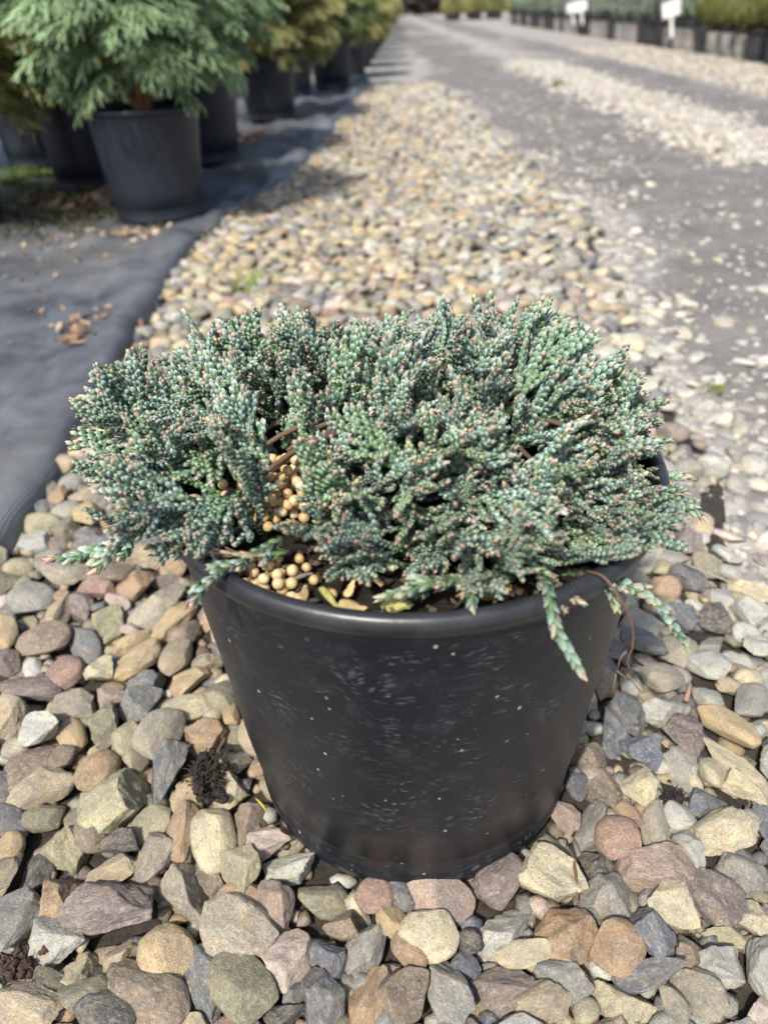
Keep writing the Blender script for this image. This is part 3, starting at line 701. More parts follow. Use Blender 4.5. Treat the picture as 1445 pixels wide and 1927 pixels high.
for (x, y) in pts:
    q = dome(x, y); e = math.sqrt(q)
    out = np.array([(x - CX) / RX, (y - CY) / RY, 0]); 
    up = 1.25 - .85 * e
    if y < -.03: up *= .8
    d = out * (.25 + .75 * e) + np.array([0, 0, up]) + pr.normal(0, .40, 3)
    d[2] = max(d[2], .1); d /= np.linalg.norm(d)
    top = .197 + .043 * math.sqrt(max(0, 1 - q * .8)) + .009 * mnoise.noise(Vector((x * 35, y * 35, 7)))
    s = pr.uniform(.75, 1.2) * (1 - .05 * e); L = .040 * s
    tip = np.array([x, y, top])
    loc = tip - d * L
    if loc[2] < .189: loc[2] = .189 + pr.uniform(0, .004)
    # fans face up and outward in differing turns
    face = np.cross(d, np.array([pr.normal(0, .6), pr.normal(0, .6), 1.0]) + out * .5)
    put_spray(SPRAYS[int(pr.integers(0, 14))], loc, d, face, s)
for (x, y, z, dx, dy, dz) in [(-.078, -.056, .2, -.4, -.3, .3), (-.012, -.088, .197, -.1, -1, -.1), (.045, -.082, .2, .2, -.8, .1), (-.09, -.045, .2, -.8, -.4, .2), (.03, -.06, .205, .1, -1, .3), (-.035, -.055, .203, -.6, -.5, .2)]:
    put_spray(DRY[nspray % 2], (x, y, z), (dx, dy, dz), (1, .3, .2), .7)
for k in range(16):      # low sprays lying forward over the front soil and the right rim
    if k < 13: x, y, d = -.004 + .0066 * k + pr.normal(0, .003), -.066 + .0025 * max(0, k - 7) + pr.normal(0, .004), (pr.normal(.1 + .03 * k, .3), -1, pr.uniform(.15, .5))
    else: x, y, d = .080 + pr.normal(0, .003), .01 + .016 * (k - 13), (1, pr.normal(-.2, .3), pr.uniform(.25, .6))
    d = np.array(d) / np.linalg.norm(d); put_spray(SPRAYS[k % 14], np.array([x, y, .202]) - d * .012, d, np.cross(d, (pr.normal(0, .4), .2, 1)), pr.uniform(.7, .9))
for (x, y, dx, dy, dz) in [(.072, -.030, 1, -.5, .45), (.070, -.012, 1, -.2, .5), (.074, .006, 1, 0, .5), (.066, -.042, .8, -.8, .4), (.058, -.020, .9, -.5, .8), (.076, .022, 1, .2, .5), (.060, -.036, 1, -.6, .25), (.078, -.006, 1, -.3, .25),
                           (-.012, -.055, -.1, -1, .5), (-.004, -.048, .1, -1, .6), (.010, -.060, .2, -1, .4), (-.022, -.050, -.3, -1, .55), (.084, .012, 1, .1, .2), (-.070, -.052, -.5, -1, .35), (-.078, -.044, -.8, -.7, .3), (-.030, -.062, .1, -1, .35), (-.040, -.058, -.2, -1, .3)]:
    d = np.array([dx, dy, dz]) / np.linalg.norm([dx, dy, dz]); put_spray(SPRAYS[nspray % 14], np.array([x, y, .203]) - d * .010, d, np.cross(d, (pr.normal(0, .4), pr.normal(0, .4), 1)), pr.uniform(.8, 1.0))
# short under-sprays that close the mat from below
ua = Acc(); US = []
for me in SPRAYS[:8]:
    n_ = len(me.vertices); v_ = np.empty(n_ * 3, np.float32); me.vertices.foreach_get('co', v_); c_ = np.empty(n_ * 4, np.float32); me.color_attributes['Col'].data.foreach_get('color', c_)
    f_ = np.empty(len(me.polygons) * 3, np.int32); me.polygons.foreach_get('vertices', f_); US.append((v_.reshape(-1, 3), f_.reshape(-1, 3), c_.reshape(-1, 4)[:, :3]))
un = 0
while un < 58:
    x, y = pr.uniform(-.13, .11), pr.uniform(-.085, .10); q = dome(x, y)
    if q > 1 or (x * x + y * y > .098 ** 2 and x > -.05) or any((x - a_) ** 2 + (y - b_) ** 2 < r0 ** 2 for a_, b_, r0 in GAPS): continue
    if un < 44 and (y > -.01 or x < -.03): continue
    un += 1; d = np.array([pr.normal((x - CX) * 5, .5), pr.normal(-.35, .5), pr.uniform(.25, 1.0)]); d /= np.linalg.norm(d)
    V_, F_, C_ = US[un % 8]; s = pr.uniform(.6, .85); ua.add((V_ * s) @ basis_from(d, np.cross(d, (pr.normal(), pr.normal(), 1.2))).T + np.array([x, y, .201]) - d * .004, F_, C_ * pr.uniform(.8, 1.1))
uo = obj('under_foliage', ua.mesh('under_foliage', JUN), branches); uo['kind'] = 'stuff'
# long sprigs that reach past the rim
def sprig(paths, seed, r=.0017, awl=.45, hue=.35, side=.012, pinkish=.08, dens=.0052, tipcol=None, brown=False):
    r_ = np.random.default_rng(seed); a = Acc()
    base = BLUE * (1 - hue) + np.array([.15, .27, .11]) * hue; edge = PALE * (1 - hue) + np.array([.36, .44, .27]) * hue
    if brown: base, edge = np.array([.36, .22, .16]), np.array([.5, .36, .30])
    for pi, P in enumerate(paths):
        P = np.array(P); sp = .0019 * (1 + .3 * awl)
        tc = tipcol if tipcol is not None else TIPS[int(r_.integers(0, 6))]
        leafy(a, P, r, sp, r_, awl=awl, tipc=np.array(tc), base=base, edge=edge, gfrac=.35, tip_n=2, pinkish=pinkish)
        Q = resample(P, dens); T, N, B = frames(Q); sd = 1
        for k in range(1, len(Q) - 2):
            f = k / (len(Q) - 1); sd = -sd; ln = side * (1.15 - .75 * f) * r_.uniform(.6, 1.2)
            if ln < .004: continue
            hz = np.cross(T[k], [0, 0, 1.0]); hz /= np.linalg.norm(hz) + 1e-9
            d = T[k] * .9 + hz * sd * r_.uniform(.5, .9) + np.array([0, 0, r_.normal(.15, .35)])
            b = arc(Q[k], d, ln, r_, up=T[k], upk=.6, n=3, wig=.3)
            leafy(a, b, r * .9, sp * .85, r_, awl=awl * .75, tipc=TIPS[int(r_.integers(0, 6))] * r_.uniform(.75, 1.05), base=base, edge=edge, gfrac=.2, pinkish=pinkish)
    o = obj('spray', a.mesh('long_spray', JUN), branches); return o
W_ = lambda *p: [at(*q) for q in p]
sprig([W_((420, 930, -.03), (330, 965, -.04), (250, 1008, -.045), (170, 1040, -.05), (100, 1052, -.055)), W_((270, 995, -.045), (222, 1030, -.055), (182, 1072, -.06))], 1, r=.0019, side=.012, pinkish=.12, tipcol=(.55, .30, .22))
sprig([W_((360, 880, .0), (280, 898, -.005), (182, 914, -.01))], 2, side=.015)
sprig([W_((350, 815, .01), (270, 820, .005), (220, 842, .0), (172, 868, -.005)), W_((270, 822, .005), (240, 868, -.005))], 3, awl=.25, hue=.15, r=.0018)
sprig([W_((330, 735, .035), (240, 742, .03), (152, 748, .03))], 4, awl=.2, hue=.1, side=.014)
sprig([W_((300, 700, .05), (240, 705, .05), (178, 715, .05))], 14, awl=.2, hue=.2, side=.012)
sprig([W_((530, 1015, -.066), (455, 1055, -.078), (400, 1085, -.087), (364, 1134, -.098))], 5, awl=.3, hue=.1, side=.010)
sprig([W_((965, 1085, -.082), (880, 1088, -.090), (800, 1102, -.095), (724, 1122, -.098))], 6, awl=.5, hue=.5, side=.009, pinkish=.4)
sprig([W_((900, 1075, -.085), (890, 1110, -.098), (888, 1142, -.105))], 7, awl=.5, hue=.3, side=.007)
sprig([W_((1010, 1050, -.075), (1028, 1105, -.100), (1045, 1180, -.112), (1072, 1228, -.115), (1092, 1266, -.117))], 8, r=.0018, awl=.55, hue=.4, side=.006, dens=.009)
sprig([W_((1050, 1075, -.072), (1140, 1085, -.078), (1205, 1112, -.082), (1248, 1152, -.086), (1290, 1214, -.09)), W_((1130, 1085, -.078), (1150, 1115, -.09), (1158, 1140, -.094))], 9, awl=.3, hue=.15, side=.009, pinkish=.15)
sprig([W_((1180, 905, -.02), (1245, 925, -.025), (1290, 945, -.03), (1322, 972, -.035))], 10, awl=.45, hue=.3, side=.010)
sprig([W_((1180, 890, -.01), (1240, 895, -.01), (1296, 898, -.01))], 11, awl=.25, hue=.5, side=.010)
sprig([W_((1070, 1040, -.06), (1130, 1045, -.065), (1195, 1036, -.06))], 12, awl=.25, hue=.3, side=.008)
sprig([W_((930, 690, .065), (925, 620, .068), (922, 556, .07)), W_((918, 640, .068), (900, 590, .07), (893, 562, .07)), W_((930, 640, .068), (950, 600, .07), (958, 590, .07))], 13, r=.0019, awl=.1, hue=.1, side=.009, dens=.007)
sprig([W_((400, 660, .09), (370, 625, .095), (350, 592, .1))], 15, r=.0016, awl=.5, hue=.4, side=.006)
sprig([W_((640, 1000, -.055), (700, 1060, -.075), (735, 1068, -.082))], 16, awl=.15, hue=.1, side=.008)
# dead brown twig across the opening and the thin root hanging at the right
sprig([W_((540, 1040, -.07), (480, 1045, -.075), (420, 1040, -.078))], 17, r=.0012, awl=.8, side=.004, brown=True, pinkish=0)
P = resample(W_((1100, 1075, -.085), (1135, 1085, -.095), (1165, 1125, -.100), (1188, 1170, -.102), (1190, 1215, -.103), (1180, 1245, -.104), (1190, 1275, -.104), (1172, 1272, -.104)), .003)
ra = Acc(); ra.add(*tube(P, np.linspace(.0006, .0003, len(P)), 5), (.11, .065, .045))
for q in [W_((1178, 1225, -.104), (1166, 1240, -.104), (1162, 1260, -.104)), W_((1180, 1268, -.104), (1195, 1290, -.104), (1204, 1300, -.104)), W_((1158, 1268, -.104), (1155, 1290, -.104), (1152, 1308, -.104)), W_((1160, 1262, -.104), (1172, 1272, -.104), (1184, 1280, -.104))]:
    Q = resample(q, .003); ra.add(*tube(Q, .00026, 5), (.18, .12, .08))
obj('hanging_root', ra.mesh('hanging_root', WOODY), pj)

# ------------------------------------------------------------------ fertilizer pellets, chips in the pot
def pellet_mat():
    m = M('pellet_shell'); oi = m.n('ObjectInfo')
    c = m.ramp(oi.outputs['Random'], (0, (.42, .28, .12)), (.5, (.52, .38, .19)), (1, (.55, .46, .30)))
    f = m.noise(m.coord('Object'), 420, 4); m.base(m.mix(1.0, c, m.ramp(f, (.35, .8), (.7, 1.1)), 'MULTIPLY')); m.rough(.38)
    m.b.inputs['Subsurface Weight'].default_value = .25; m.b.inputs['Subsurface Radius'].default_value = (.003, .002, .001); m.b.inputs['Subsurface Scale'].default_value = .4
    return m.m
PM = pellet_mat()
PEL = []
for i in range(4):
    V, F = ico(4); off = np.random.default_rng(i).uniform(-9, 9, 3)
    V = V * (1 + .05 * np.array([mnoise.noise(Vector(v * 1.3 + off)) for v in V]))[:, None]; PEL.append(mesh_np('pellet', V * .00215, F, PM))
def pellets(spots, label, group):
    for (x, y, z) in spots:
        o = obj('fertilizer_pellet', PEL[int(pr.integers(0, 4))], None, (x, y, z)); s = pr.uniform(.88, 1.12); o.scale = (s, s, s * pr.uniform(.92, 1)); o.rotation_euler = tuple(pr.uniform(0, 6, 3))
        tag(o, label, 'pellet', group)
def heap(cx, cy, n, sx, sy, z0, hz):
    out = []
    t = 0
    while len(out) < n and t < 9000:
        t += 1; x, y = pr.normal(cx, sx), pr.normal(cy, sy)
        z = z0
        for (a_, b_, c_) in out:
            dd = (x - a_) ** 2 + (y - b_) ** 2
            if dd < .0043 ** 2: z = max(z, c_ + math.sqrt(.0043 ** 2 - dd))
        if z < z0 + hz: out.append((x, y, z))
    return out
pellets(heap(-.052, -.032, 140, .013, .010, .203, .013), 'tan round fertilizer pellet heaped in the gap between juniper sprays', 'pellets heaped among the juniper')
pellets(heap(-.056, -.0755, 26, .007, .004, .197, .006), 'tan fertilizer pellet in the bunch below the dead brown twig', 'pellets below the brown twig')
pellets([(at(517, 1110, -.088)[0], -.088, .1970), (at(533, 1118, -.0895)[0], -.0895, .1978), (at(546, 1105, -.087)[0], -.087, .1970), (at(559, 1112, -.088)[0], -.088, .1970), (at(550, 1126, -.0915)[0], -.0915, .1970), (at(523, 1076, -.079)[0], -.079, .1970)], 'tan fertilizer pellet in the small cluster on soil beside pot rim', 'pellets beside the rim')
pellets([(at(624, 1104, -.086)[0], -.086, .1970)], 'single tan fertilizer pellet lying apart on the bare soil', 'pellets beside the rim')
def chip(name, label, P0, P1, width, thick, col, seed, cat='wood chip'):
    """a splintered flake between two points"""
    r_ = np.random.default_rng(seed); P0, P1 = np.array(P0), np.array(P1); n = 7; T = (P1 - P0) / np.linalg.norm(P1 - P0)
    S = np.cross(T, [0, 0, 1.0]); S /= np.linalg.norm(S); U = np.cross(S, T); V, C = [], []
    for i in range(n):
        t = i / (n - 1); c = P0 + (P1 - P0) * t + U * .0008 * math.sin(3 * t + seed); wv = width * (.55 + .45 * math.sin(math.pi * min(1, t * 1.05 + .12))) * r_.uniform(.82, 1.1)
        for (a_, b_) in ((-1, -.5), (-.4, .45), (.3, .6), (1, .4), (1, -.6), (0, -.7)):
            V.append(c + S * a_ * wv / 2 * r_.uniform(.9, 1.1) + U * b_ * thick); C.append(np.array(col) * r_.uniform(.75, 1.2))
    F = grid_tris(n, 6, True); k = len(V); V += [P0 - T * width * .15, P1 + T * width * .2]; C += [col, col]
    F = np.concatenate([F, [(j, k, (j + 1) % 6) for j in range(6)], [((n - 1) * 6 + (j + 1) % 6, k + 1, (n - 1) * 6 + j) for j in range(6)]])
    return tag(obj(name, mesh_np(name, np.array(V), F, WOODY, np.array(C), False)), label, cat)
Z = .1985
def sp(px, py, z=Z): return gnd(px, py, z)
chip('wood_chip', 'broad pinkish wood chip under the left juniper sprays', sp(362, 935, .203), sp(398, 1010, .199), .008, .0012, (.42, .27, .19), 1)
chip('wood_chip', 'thin orange splinter beside the broad pinkish chip', sp(340, 952, .201), sp(372, 975, .199), .0022, .0007, (.46, .27, .13), 2)
chip('wood_chip', 'dark pinkish chip on end below the left sprays', sp(404, 1040, .199), sp(424, 1052, .1985), .005, .001, (.32, .19, .13), 3)
chip('wood_chip', 'mossy brown chip below the bunch of pellets', sp(455, 1090), sp(512, 1080), .005, .0012, (.20, .15, .07), 4)
chip('wood_chip', 'grey pink splinter lying along the inside of the rim', sp(470, 1098), sp(525, 1126), .0028, .0008, (.34, .25, .22), 5)
chip('wood_chip', 'slender grey splinter on dark soil behind the small pellets', sp(545, 1092), sp(588, 1080), .0022, .0007, (.16, .14, .12), 6)
chip('wood_chip', 'leaning green edged chip right of the single pellet', sp(606, 1108), sp(636, 1142), .0036, .001, (.28, .27, .08), 7)
chip('wood_chip', 'flat yellow brown chip against the front rim', sp(640, 1138, .1995), sp(684, 1142, .1995), .0075, .0012, (.36, .28, .12), 8)
chip('wood_chip', 'upright orange splinter by the yellow brown chip', sp(652, 1122), sp(664, 1090, .202), .0034, .0009, (.48, .31, .16), 9)
chip('wood_chip', 'brown chip standing behind the small pellet cluster', sp(566, 1132), sp(574, 1104), .004, .001, (.25, .19, .1), 10)
chip('wood_chip', 'yellow brown bark chip under the reddish front sprig', sp(905, 1112), sp(955, 1110), .009, .0012, (.34, .22, .09), 11)
chip('wood_chip', 'olive chip beneath the pale tip of the front sprig', sp(722, 1140), sp(770, 1138), .008, .0012, (.30, .29, .10), 12)
chip('wood_chip', 'tan chip lying below the juniper on the front soil', sp(688, 1080), sp(720, 1098), .004, .001, (.4, .28, .15), 13)
a = Acc()
for _ in range(420):
    an, rr = pr.uniform(0, 6.28), .101 * math.sqrt(pr.random()); x, y = rr * math.cos(an), rr * math.sin(an)
    if y > .0: continue
    V, F = LIB[2][int(pr.integers(0, 20))]; h = np.array([pr.uniform(.001, .003), pr.uniform(.0008, .002), pr.uniform(.0005, .0014)])
    c = np.array([(.03, .022, .014), (.06, .042, .024), (.05, .055, .018), (.16, .11, .06)][int(pr.choice(4, p=[.5, .3, .15, .05]))])
    a.add((V * h) @ euler_m(*pr.uniform(-.5, .5, 2), pr.uniform(0, 6)).T + np.array([x, y, .1965]), F, c)
o = obj('soil_crumbs', a.mesh('soil_crumbs', WOODY), pj); o['kind'] = 'stuff'

# ------------------------------------------------------------------ clumps, twigs, weeds on the gravel
def clump(name, label, c, R, h, col, seed, n=170, cat='debris'):
    r_ = np.random.default_rng(seed); a = Acc(); V, F = ICO[3]
    for _ in range(40):
        p = r_.normal(0, .45, 3) * np.array([R, R, h * .5]); s = R * r_.uniform(.1, .28)
        W2 = V * (1 + .7 * np.array([mnoise.noise(Vector(v * 2.2 + p * 300)) for v in V]))[:, None]
        a.add(W2 * np.array([s, s, s * .7]) + p + np.array(c) + np.array([0, 0, h * .3]), F, np.array(col) * r_.uniform(.6, 1.3))
    for _ in range(n):
        d = r_.normal(size=3); d[2] = abs(d[2]) * .6; d /= np.linalg.norm(d); p0 = np.array(c) + d * np.array([R, R, h]) * r_.uniform(.3, .8)
        P = arc(p0, d + r_.normal(0, .9, 3), R * r_.uniform(.3, .9), r_, n=3, wig=1.6); P[:, 2] = np.maximum(P[:, 2], .0)
        a.add(*tube(P, r_.uniform(.00015, .0004), 4), np.array(col) * r_.uniform(.7, 3.2))
    return tag(obj(name, a.mesh(name, WOODY)), label, cat)
clump('moss_clump', 'clump of dark wet dead moss between stones beside the pot', gnd(392, 1472, .004), .013, .013, (.016, .012, .009), 3, 420)
clump('bark_clump', 'dark brown crumbling bark piece among stones by the pale green stone', gnd(28, 1836, .004), .011, .008, (.045, .026, .02), 4, 60)
clump('bark_clump', 'small black bark bit wedged between cream stone and grey stone', gnd(1262, 1500, .0), .007, .008, (.015, .012, .01), 5, 50)
def strand(name, label, px, r, col, cat, zs=.014):
    P = resample([gnd(x, y, zs + dz) for x, y, dz in px], .006); a = Acc(); a.add(*tube(P, np.linspace(r, r * .5, len(P)), 5), col)
    return tag(obj(name, a.mesh(name, WOODY)), label, cat)
strand('dry_stem', 'long dry grass stem lying across pale stones beside pot', [(1285, 1060, 0), (1340, 1082, .004), (1400, 1108, .003), (1450, 1130, 0)], .0007, (.30, .24, .18), 'stem')
strand('grass_blade', 'short yellow green blade beside the cream angular stone', [(482, 1502, -.002), (494, 1515, .006), (503, 1528, .002)], .0007, (.42, .36, .04), 'grass blade')
strand('twig', 'thin brown twig between pot base and cream stone', [(1072, 1590, -.006), (1082, 1640, .0), (1086, 1700, -.004)], .0012, (.13, .075, .045), 'twig')
strand('twig', 'pale brown twig end among grey stones at road side', [(1290, 1320, -.008), (1296, 1298, -.004), (1298, 1285, -.002)], .0020, (.24, .16, .11), 'twig')
strand('twig', 'dark fallen twig on gravel past the fabric fold', [(690, 330, .0), (660, 340, .004), (610, 350, .002)], .004, (.10, .06, .045), 'twig')
def tuft(label, px, py, n, h, col, seed):
    r_ = np.random.default_rng(seed); c = gnd(px, py, -.004); a = Acc()
    for _ in range(n):
        p0 = c + np.array([*r_.normal(0, h * .35, 2), 0]); P = arc(p0, np.array([*r_.normal(0, .6, 2), 1]), h * r_.uniform(.5, 1.1), r_, up=np.array([*r_.normal(0, .5, 2), -.4]), n=4, wig=.3)
        T, N, B = frames(P); wd = np.array([1, 1, .8, .5, .05]) * h * .05
        V = np.concatenate([P - N * wd[:, None], P + B * wd[:, None] * .3, P + N * wd[:, None]]); k = len(P); F = []
        for i in range(k - 1): F += [(i, i + 1, k + i + 1), (i, k + i + 1, k + i), (k + i, k + i + 1, 2 * k + i + 1), (k + i, 2 * k + i + 1, 2 * k + i)]
        a.add(V, F, np.array(col) * r_.uniform(.7, 1.3))
    tag(obj('weed_tuft', a.mesh('weed_tuft', CONIFER)), label, 'weed')
tuft('bright green grass tuft growing in gravel behind the juniper', 468, 555, 34, .045, (.25, .30, .07), 1)
tuft('low green weed in tan gravel behind the juniper crest', 640, 540, 22, .022, (.18, .24, .05), 2)
tuft('small green weed in gravel halfway to the folded fabric', 720, 462, 16, .022, (.2, .24, .06), 3)
tuft('small green weed at road edge beside white pebbles', 1345, 735, 26, .014, (.17, .20, .04), 4)
tuft('green sprout between grey stones at dirt road edge', 1378, 1142, 14, .012, (.19, .24, .05), 5)
tuft('mossy weed on the edge of pale gravel ridge', 1050, 165, 40, .05, (.13, .17, .05), 6)
tuft('tiny yellow green weed beside cream wedge stone by road', 1420, 1552, 10, .009, (.3, .32, .06), 7)

# ------------------------------------------------------------------ things lying on the fabric
def leaf_litter(label, c, R, n, seed, cols, size, kind=None, name='leaf_litter'):
    r_ = np.random.default_rng(seed); a = Acc()
    for _ in range(n):
        p = np.array(c) + np.array([*(r_.normal(0, .5, 2) * R), r_.uniform(.001, .010 if kind is None else .003)])
        s = size * r_.uniform(.4, 1.2); u = np.linspace(-1, 1, 5); Mx = euler_m(*r_.normal(0, .35, 2), r_.uniform(0, 6.28)); V = []
        for t in u:
            wv = .38 * (1 - t * t) + .06; V += [(t, -wv, .12 * t * t + .12), (t, 0, .05 * math.sin(3 * t)), (t, wv, .14 + .1 * t)]
        a.add((np.array(V) * s) @ Mx.T + p, grid_tris(5, 3), np.array(cols[int(r_.integers(0, len(cols)))]) * r_.uniform(.7, 1.2))
    return tag(obj(name, a.mesh(name, WOODY)), label, 'leaf litter', kind=kind)
BR = [(.30, .19, .12), (.36, .25, .17), (.22, .13, .08), (.42, .33, .24)]
leaf_litter('heap of dry brown leaves and bark on the weed fabric', gnd(168, 625, .012), np.array([.036, .06]), 75, 1, [tuple(v * .8 for v in c) for c in BR], .015)
leaf_litter('dry tan leaf bits on fabric beside the globe conifer pot', gnd(470, 262, .012), np.array([.09, .16]), 90, 2, BR, .016)
leaf_litter('scatter of crumbled bark and seeds over the weed fabric', (-.65, .95, .011), np.array([.35, .8]), 420, 3, BR, .007, 'stuff', 'bark_crumbs')
leaf_litter('strip of pale bark bits in front of the nearest conifer pot', gnd(240, 440, .012), np.array([.16, .05]), 90, 4, BR + [(.5, .4, .28)], .010, 'stuff', 'bark_crumbs')
leaf_litter('brown dead leaves piled between the shaded conifer pots', gnd(110, 385, .012), np.array([.12, .14]), 150, 5, BR[:3], .022)
def moss(label, px, py, rx, ry, seed, n=3500, cols=((.10, .17, .03), (.07, .12, .03), (.14, .16, .05))):
    r_ = np.random.default_rng(seed); c = gnd(px, py, .010); a = Acc()
    for _ in range(n):
        q = r_.normal(0, .5, 2); p = c + np.array([q[0] * rx, q[1] * ry, .012 * math.exp(-2 * (q @ q)) + .002])
        if mnoise.noise(Vector((p[0] * 14, p[1] * 14, seed))) < -.12: continue
        d = np.array([*r_.normal(0, .5, 2), 1]); s = r_.uniform(.006, .014); t = np.array([*r_.normal(0, 1, 2), 0]); t /= np.linalg.norm(t)
        a.add([p - t * s * .25, p + t * s * .25, p + d * s], [(0, 1, 2)], np.array(cols[int(r_.integers(0, 3))]) * r_.uniform(.7, 1.3))
    tag(obj('moss', a.mesh('moss', CONIFER, False)), label, 'moss', kind='stuff')
moss('bright green moss on shaded ground between the conifer pots', 60, 345, .26, .30, 1, 5000)
moss('thin olive moss over the fabric in front of conifer pots', 120, 420, .30, .14, 2, 1500, ((.07, .075, .035), (.05, .06, .03), (.09, .08, .045)))

# ------------------------------------------------------------------ conifers in pots (left rows)
def fan(seed, L=.15, wr=.0028, cols=None, droop=.9):
    """flat drooping fan of thread-like twigs; grows along +X, flat in XY"""
    r_ = np.random.default_rng(seed); a = Acc(); g_, t_, b_ = [np.array(c) for c in cols]
    dn = np.array([0, 0, -1.0])
    def thread(P, r0, c0, c1):
        V, F = tube(P, np.linspace(r0, r0 * .7, len(P)), 3, False); k = len(P)
        f = np.repeat(np.linspace(0, 1, k), 3)[:, None]; a.add(V, F, c0 * (1 - f) + c1 * f)
    main = arc((0, 0, 0), (1, 0, .25), L, r_, up=dn, upk=droop, n=5, wig=.3); thread(main, wr * 1.1, b_, g_)
    Q = resample(main, L / 11); T, N, B = frames(Q); sd = 1
    for k in range(1, len(Q)):
        for sd in (1, -1):
            if r_.random() < .12: continue
            f = k / len(Q); ln = L * (.52 - .25 * f) * r_.uniform(.7, 1.2)
            d = T[k] * .9 + np.array([0, sd * .8, 0]) + r_.normal(0, .15, 3)
            s = arc(Q[k], d, ln, r_, up=dn + T[k] * .4, upk=droop * .7, n=3, wig=.3); thread(s, wr, g_ * .85, t_)
            for j in (1, 2):
                for s2 in (1, -1):
                    if r_.random() < .3: continue
                    dj = s[j + 1] - s[j]; dj /= np.linalg.norm(dj)
                    q = arc(s[j], dj + np.array([0, s2 * .7, 0]) + r_.normal(0, .2, 3), ln * r_.uniform(.35, .55), r_, up=dn, upk=droop * .6, n=2, wig=.2)
                    thread(q, wr * .9, g_, t_ * r_.uniform(.85, 1.15))
    return a.arrays()
def crown(name, seed, n, R, H, cz, cols, L, wr, droop=.9, nvar=5, upright=0.0, umin=-.85):
    r_ = np.random.default_rng(seed); fans = [fan(seed * 10 + i, L, wr, cols, droop) for i in range(nvar)]; a = Acc()
    for i in range(n):
        u = r_.uniform(umin, 1); ph = i * 2.39996 + r_.normal(0, .2); rad = math.sqrt(1 - u * u) * r_.uniform(.55, 1)
        lump = 1 + .14 * mnoise.noise(Vector((math.cos(ph) * 1.8 + seed, math.sin(ph) * 1.8, u * 2)))
        p = np.array([math.cos(ph) * rad * R, math.sin(ph) * rad * R, cz + u * H]) * np.array([lump, lump, 1])
        out = np.array([math.cos(ph), math.sin(ph), .35 + u * .6 + upright]); out /= np.linalg.norm(out)
        s = r_.uniform(.75, 1.15); start = p - out * L * s * .8
        tang = np.array([-math.sin(ph), math.cos(ph), r_.normal(0, .35)])
        x = out; y = tang - x * (tang @ x); y /= np.linalg.norm(y); Mx = np.stack([x, y, np.cross(x, y)], -1)
        V, F, C = fans[i % nvar]; a.add((V * s) @ Mx.T + start, F, C * r_.uniform(.75, 1.2) * (.9 + .1 * rad))
    return a.mesh(name, CONIFER)
GREEN = [(.17, .28, .12), (.36, .50, .28), (.36, .18, .08)]
GOLD = [(.25, .28, .085), (.50, .48, .21), (.30, .18, .08)]
OLIVE = [(.23, .26, .085), (.43, .41, .18), (.28, .17, .08)]
CR_N = crown('globe_crown', 3, 340, .205, .19, .412, GREEN, .150, .0018, umin=-.80)
CR_G = crown('globe_crown', 4, 210, .235, .20, .34, GOLD, .16, .0022, umin=-.5)
CR_O = crown('globe_crown', 5, 210, .235, .20, .34, OLIVE, .16, .0022, umin=-.5)
CR_D = crown('globe_crown', 6, 200, .225, .20, .41, [(.16, .25, .085), (.30, .39, .17), (.26, .15, .07)], .15, .0022)
POTB2 = mesh_np('conifer_pot', *lathe(body_prof, 48), BGPOT); POTR2 = mesh_np('conifer_pot_rim', *lathe(rim_prof, 48), BGPOT)
SOILD = mesh_np('pot_soil', np.array([(0, 0, .192)] + [(.104 * math.cos(k * .2618), .104 * math.sin(k * .2618), .19) for k in range(24)]), np.array([(0, 1 + k, 1 + (k + 1) % 24) for k in range(24)]), SOIL)
def stems_mesh(seed, n=7, R=.15, top=.42):
    r_ = np.random.default_rng(seed); a = Acc()
    for k in range(n):
        ph = k * 6.28 / n + r_.normal(0, .2); P = [(0, 0, .18), (math.cos(ph) * R * .35, math.sin(ph) * R * .35, .27), (math.cos(ph) * R, math.sin(ph) * R, top)]
        Q = resample(P, .03); a.add(*tube(Q, np.linspace(.008, .003, len(Q)), 6), (.26, .13, .065))
    return a.mesh('stems', WOODY)
STEMS = stems_mesh(1)
def potted(name, label, cat, group, crown_me, loc, rz, s=1.0, parts=True, pot_s=1.0, potmesh=None):
    e = empty(name, loc, rz); tag(e, label, cat, group)
    p_ = obj('pot', potmesh or POTB2, e); p_.scale = (pot_s,) * 3
    if parts:
        q = obj('rim', POTR2, p_); z = obj('potting_soil', SOILD, e); z.scale = (pot_s,) * 3; obj('stems', STEMS, e)
    c_ = obj('crown', crown_me, e); c_.scale = (s, s, s)
    return e
LR = 'globe conifers in black pots along the weed fabric'
FZ = .014
potted('potted_conifer', 'green globe conifer with drooping sprays in the nearest tilted looking pot on fabric', 'potted plant', LR, CR_N, (-.455, 1.36, FZ), .4)
potted('potted_conifer', 'shaded conifer pot standing behind the nearest green globe conifer', 'potted plant', LR, CR_D, (-.70, 1.72, FZ), 1.2)
potted('potted_conifer', 'golden tipped conifer beside the bright moss patch', 'potted plant', LR, CR_G, (-.88, 1.36, FZ), 2.2)
potted('potted_conifer', 'dark potted conifer tucked behind the moss and brown leaf pile', 'potted plant', LR, CR_D, (-.95, 2.05, FZ), 3.2)
potted('potted_conifer', 'conifer pot wedged between nearest green globe and olive one', 'potted plant', LR, CR_N, (-.475, 2.03, FZ), 2.5)
potted('potted_conifer', 'olive globe conifer whose pot stands by tan leaf bits', 'potted plant', LR, CR_O, (-.385, 2.90, FZ), 1.0)
potted('potted_conifer', 'golden conifer half hidden behind the olive globe', 'potted plant', LR, CR_G, (-.37, 3.72, FZ), .2)
potted('potted_conifer', 'deep green conifer at the far end of the exposed fabric', 'potted plant', LR, CR_D, (-.20, 4.12, FZ), 2.0)
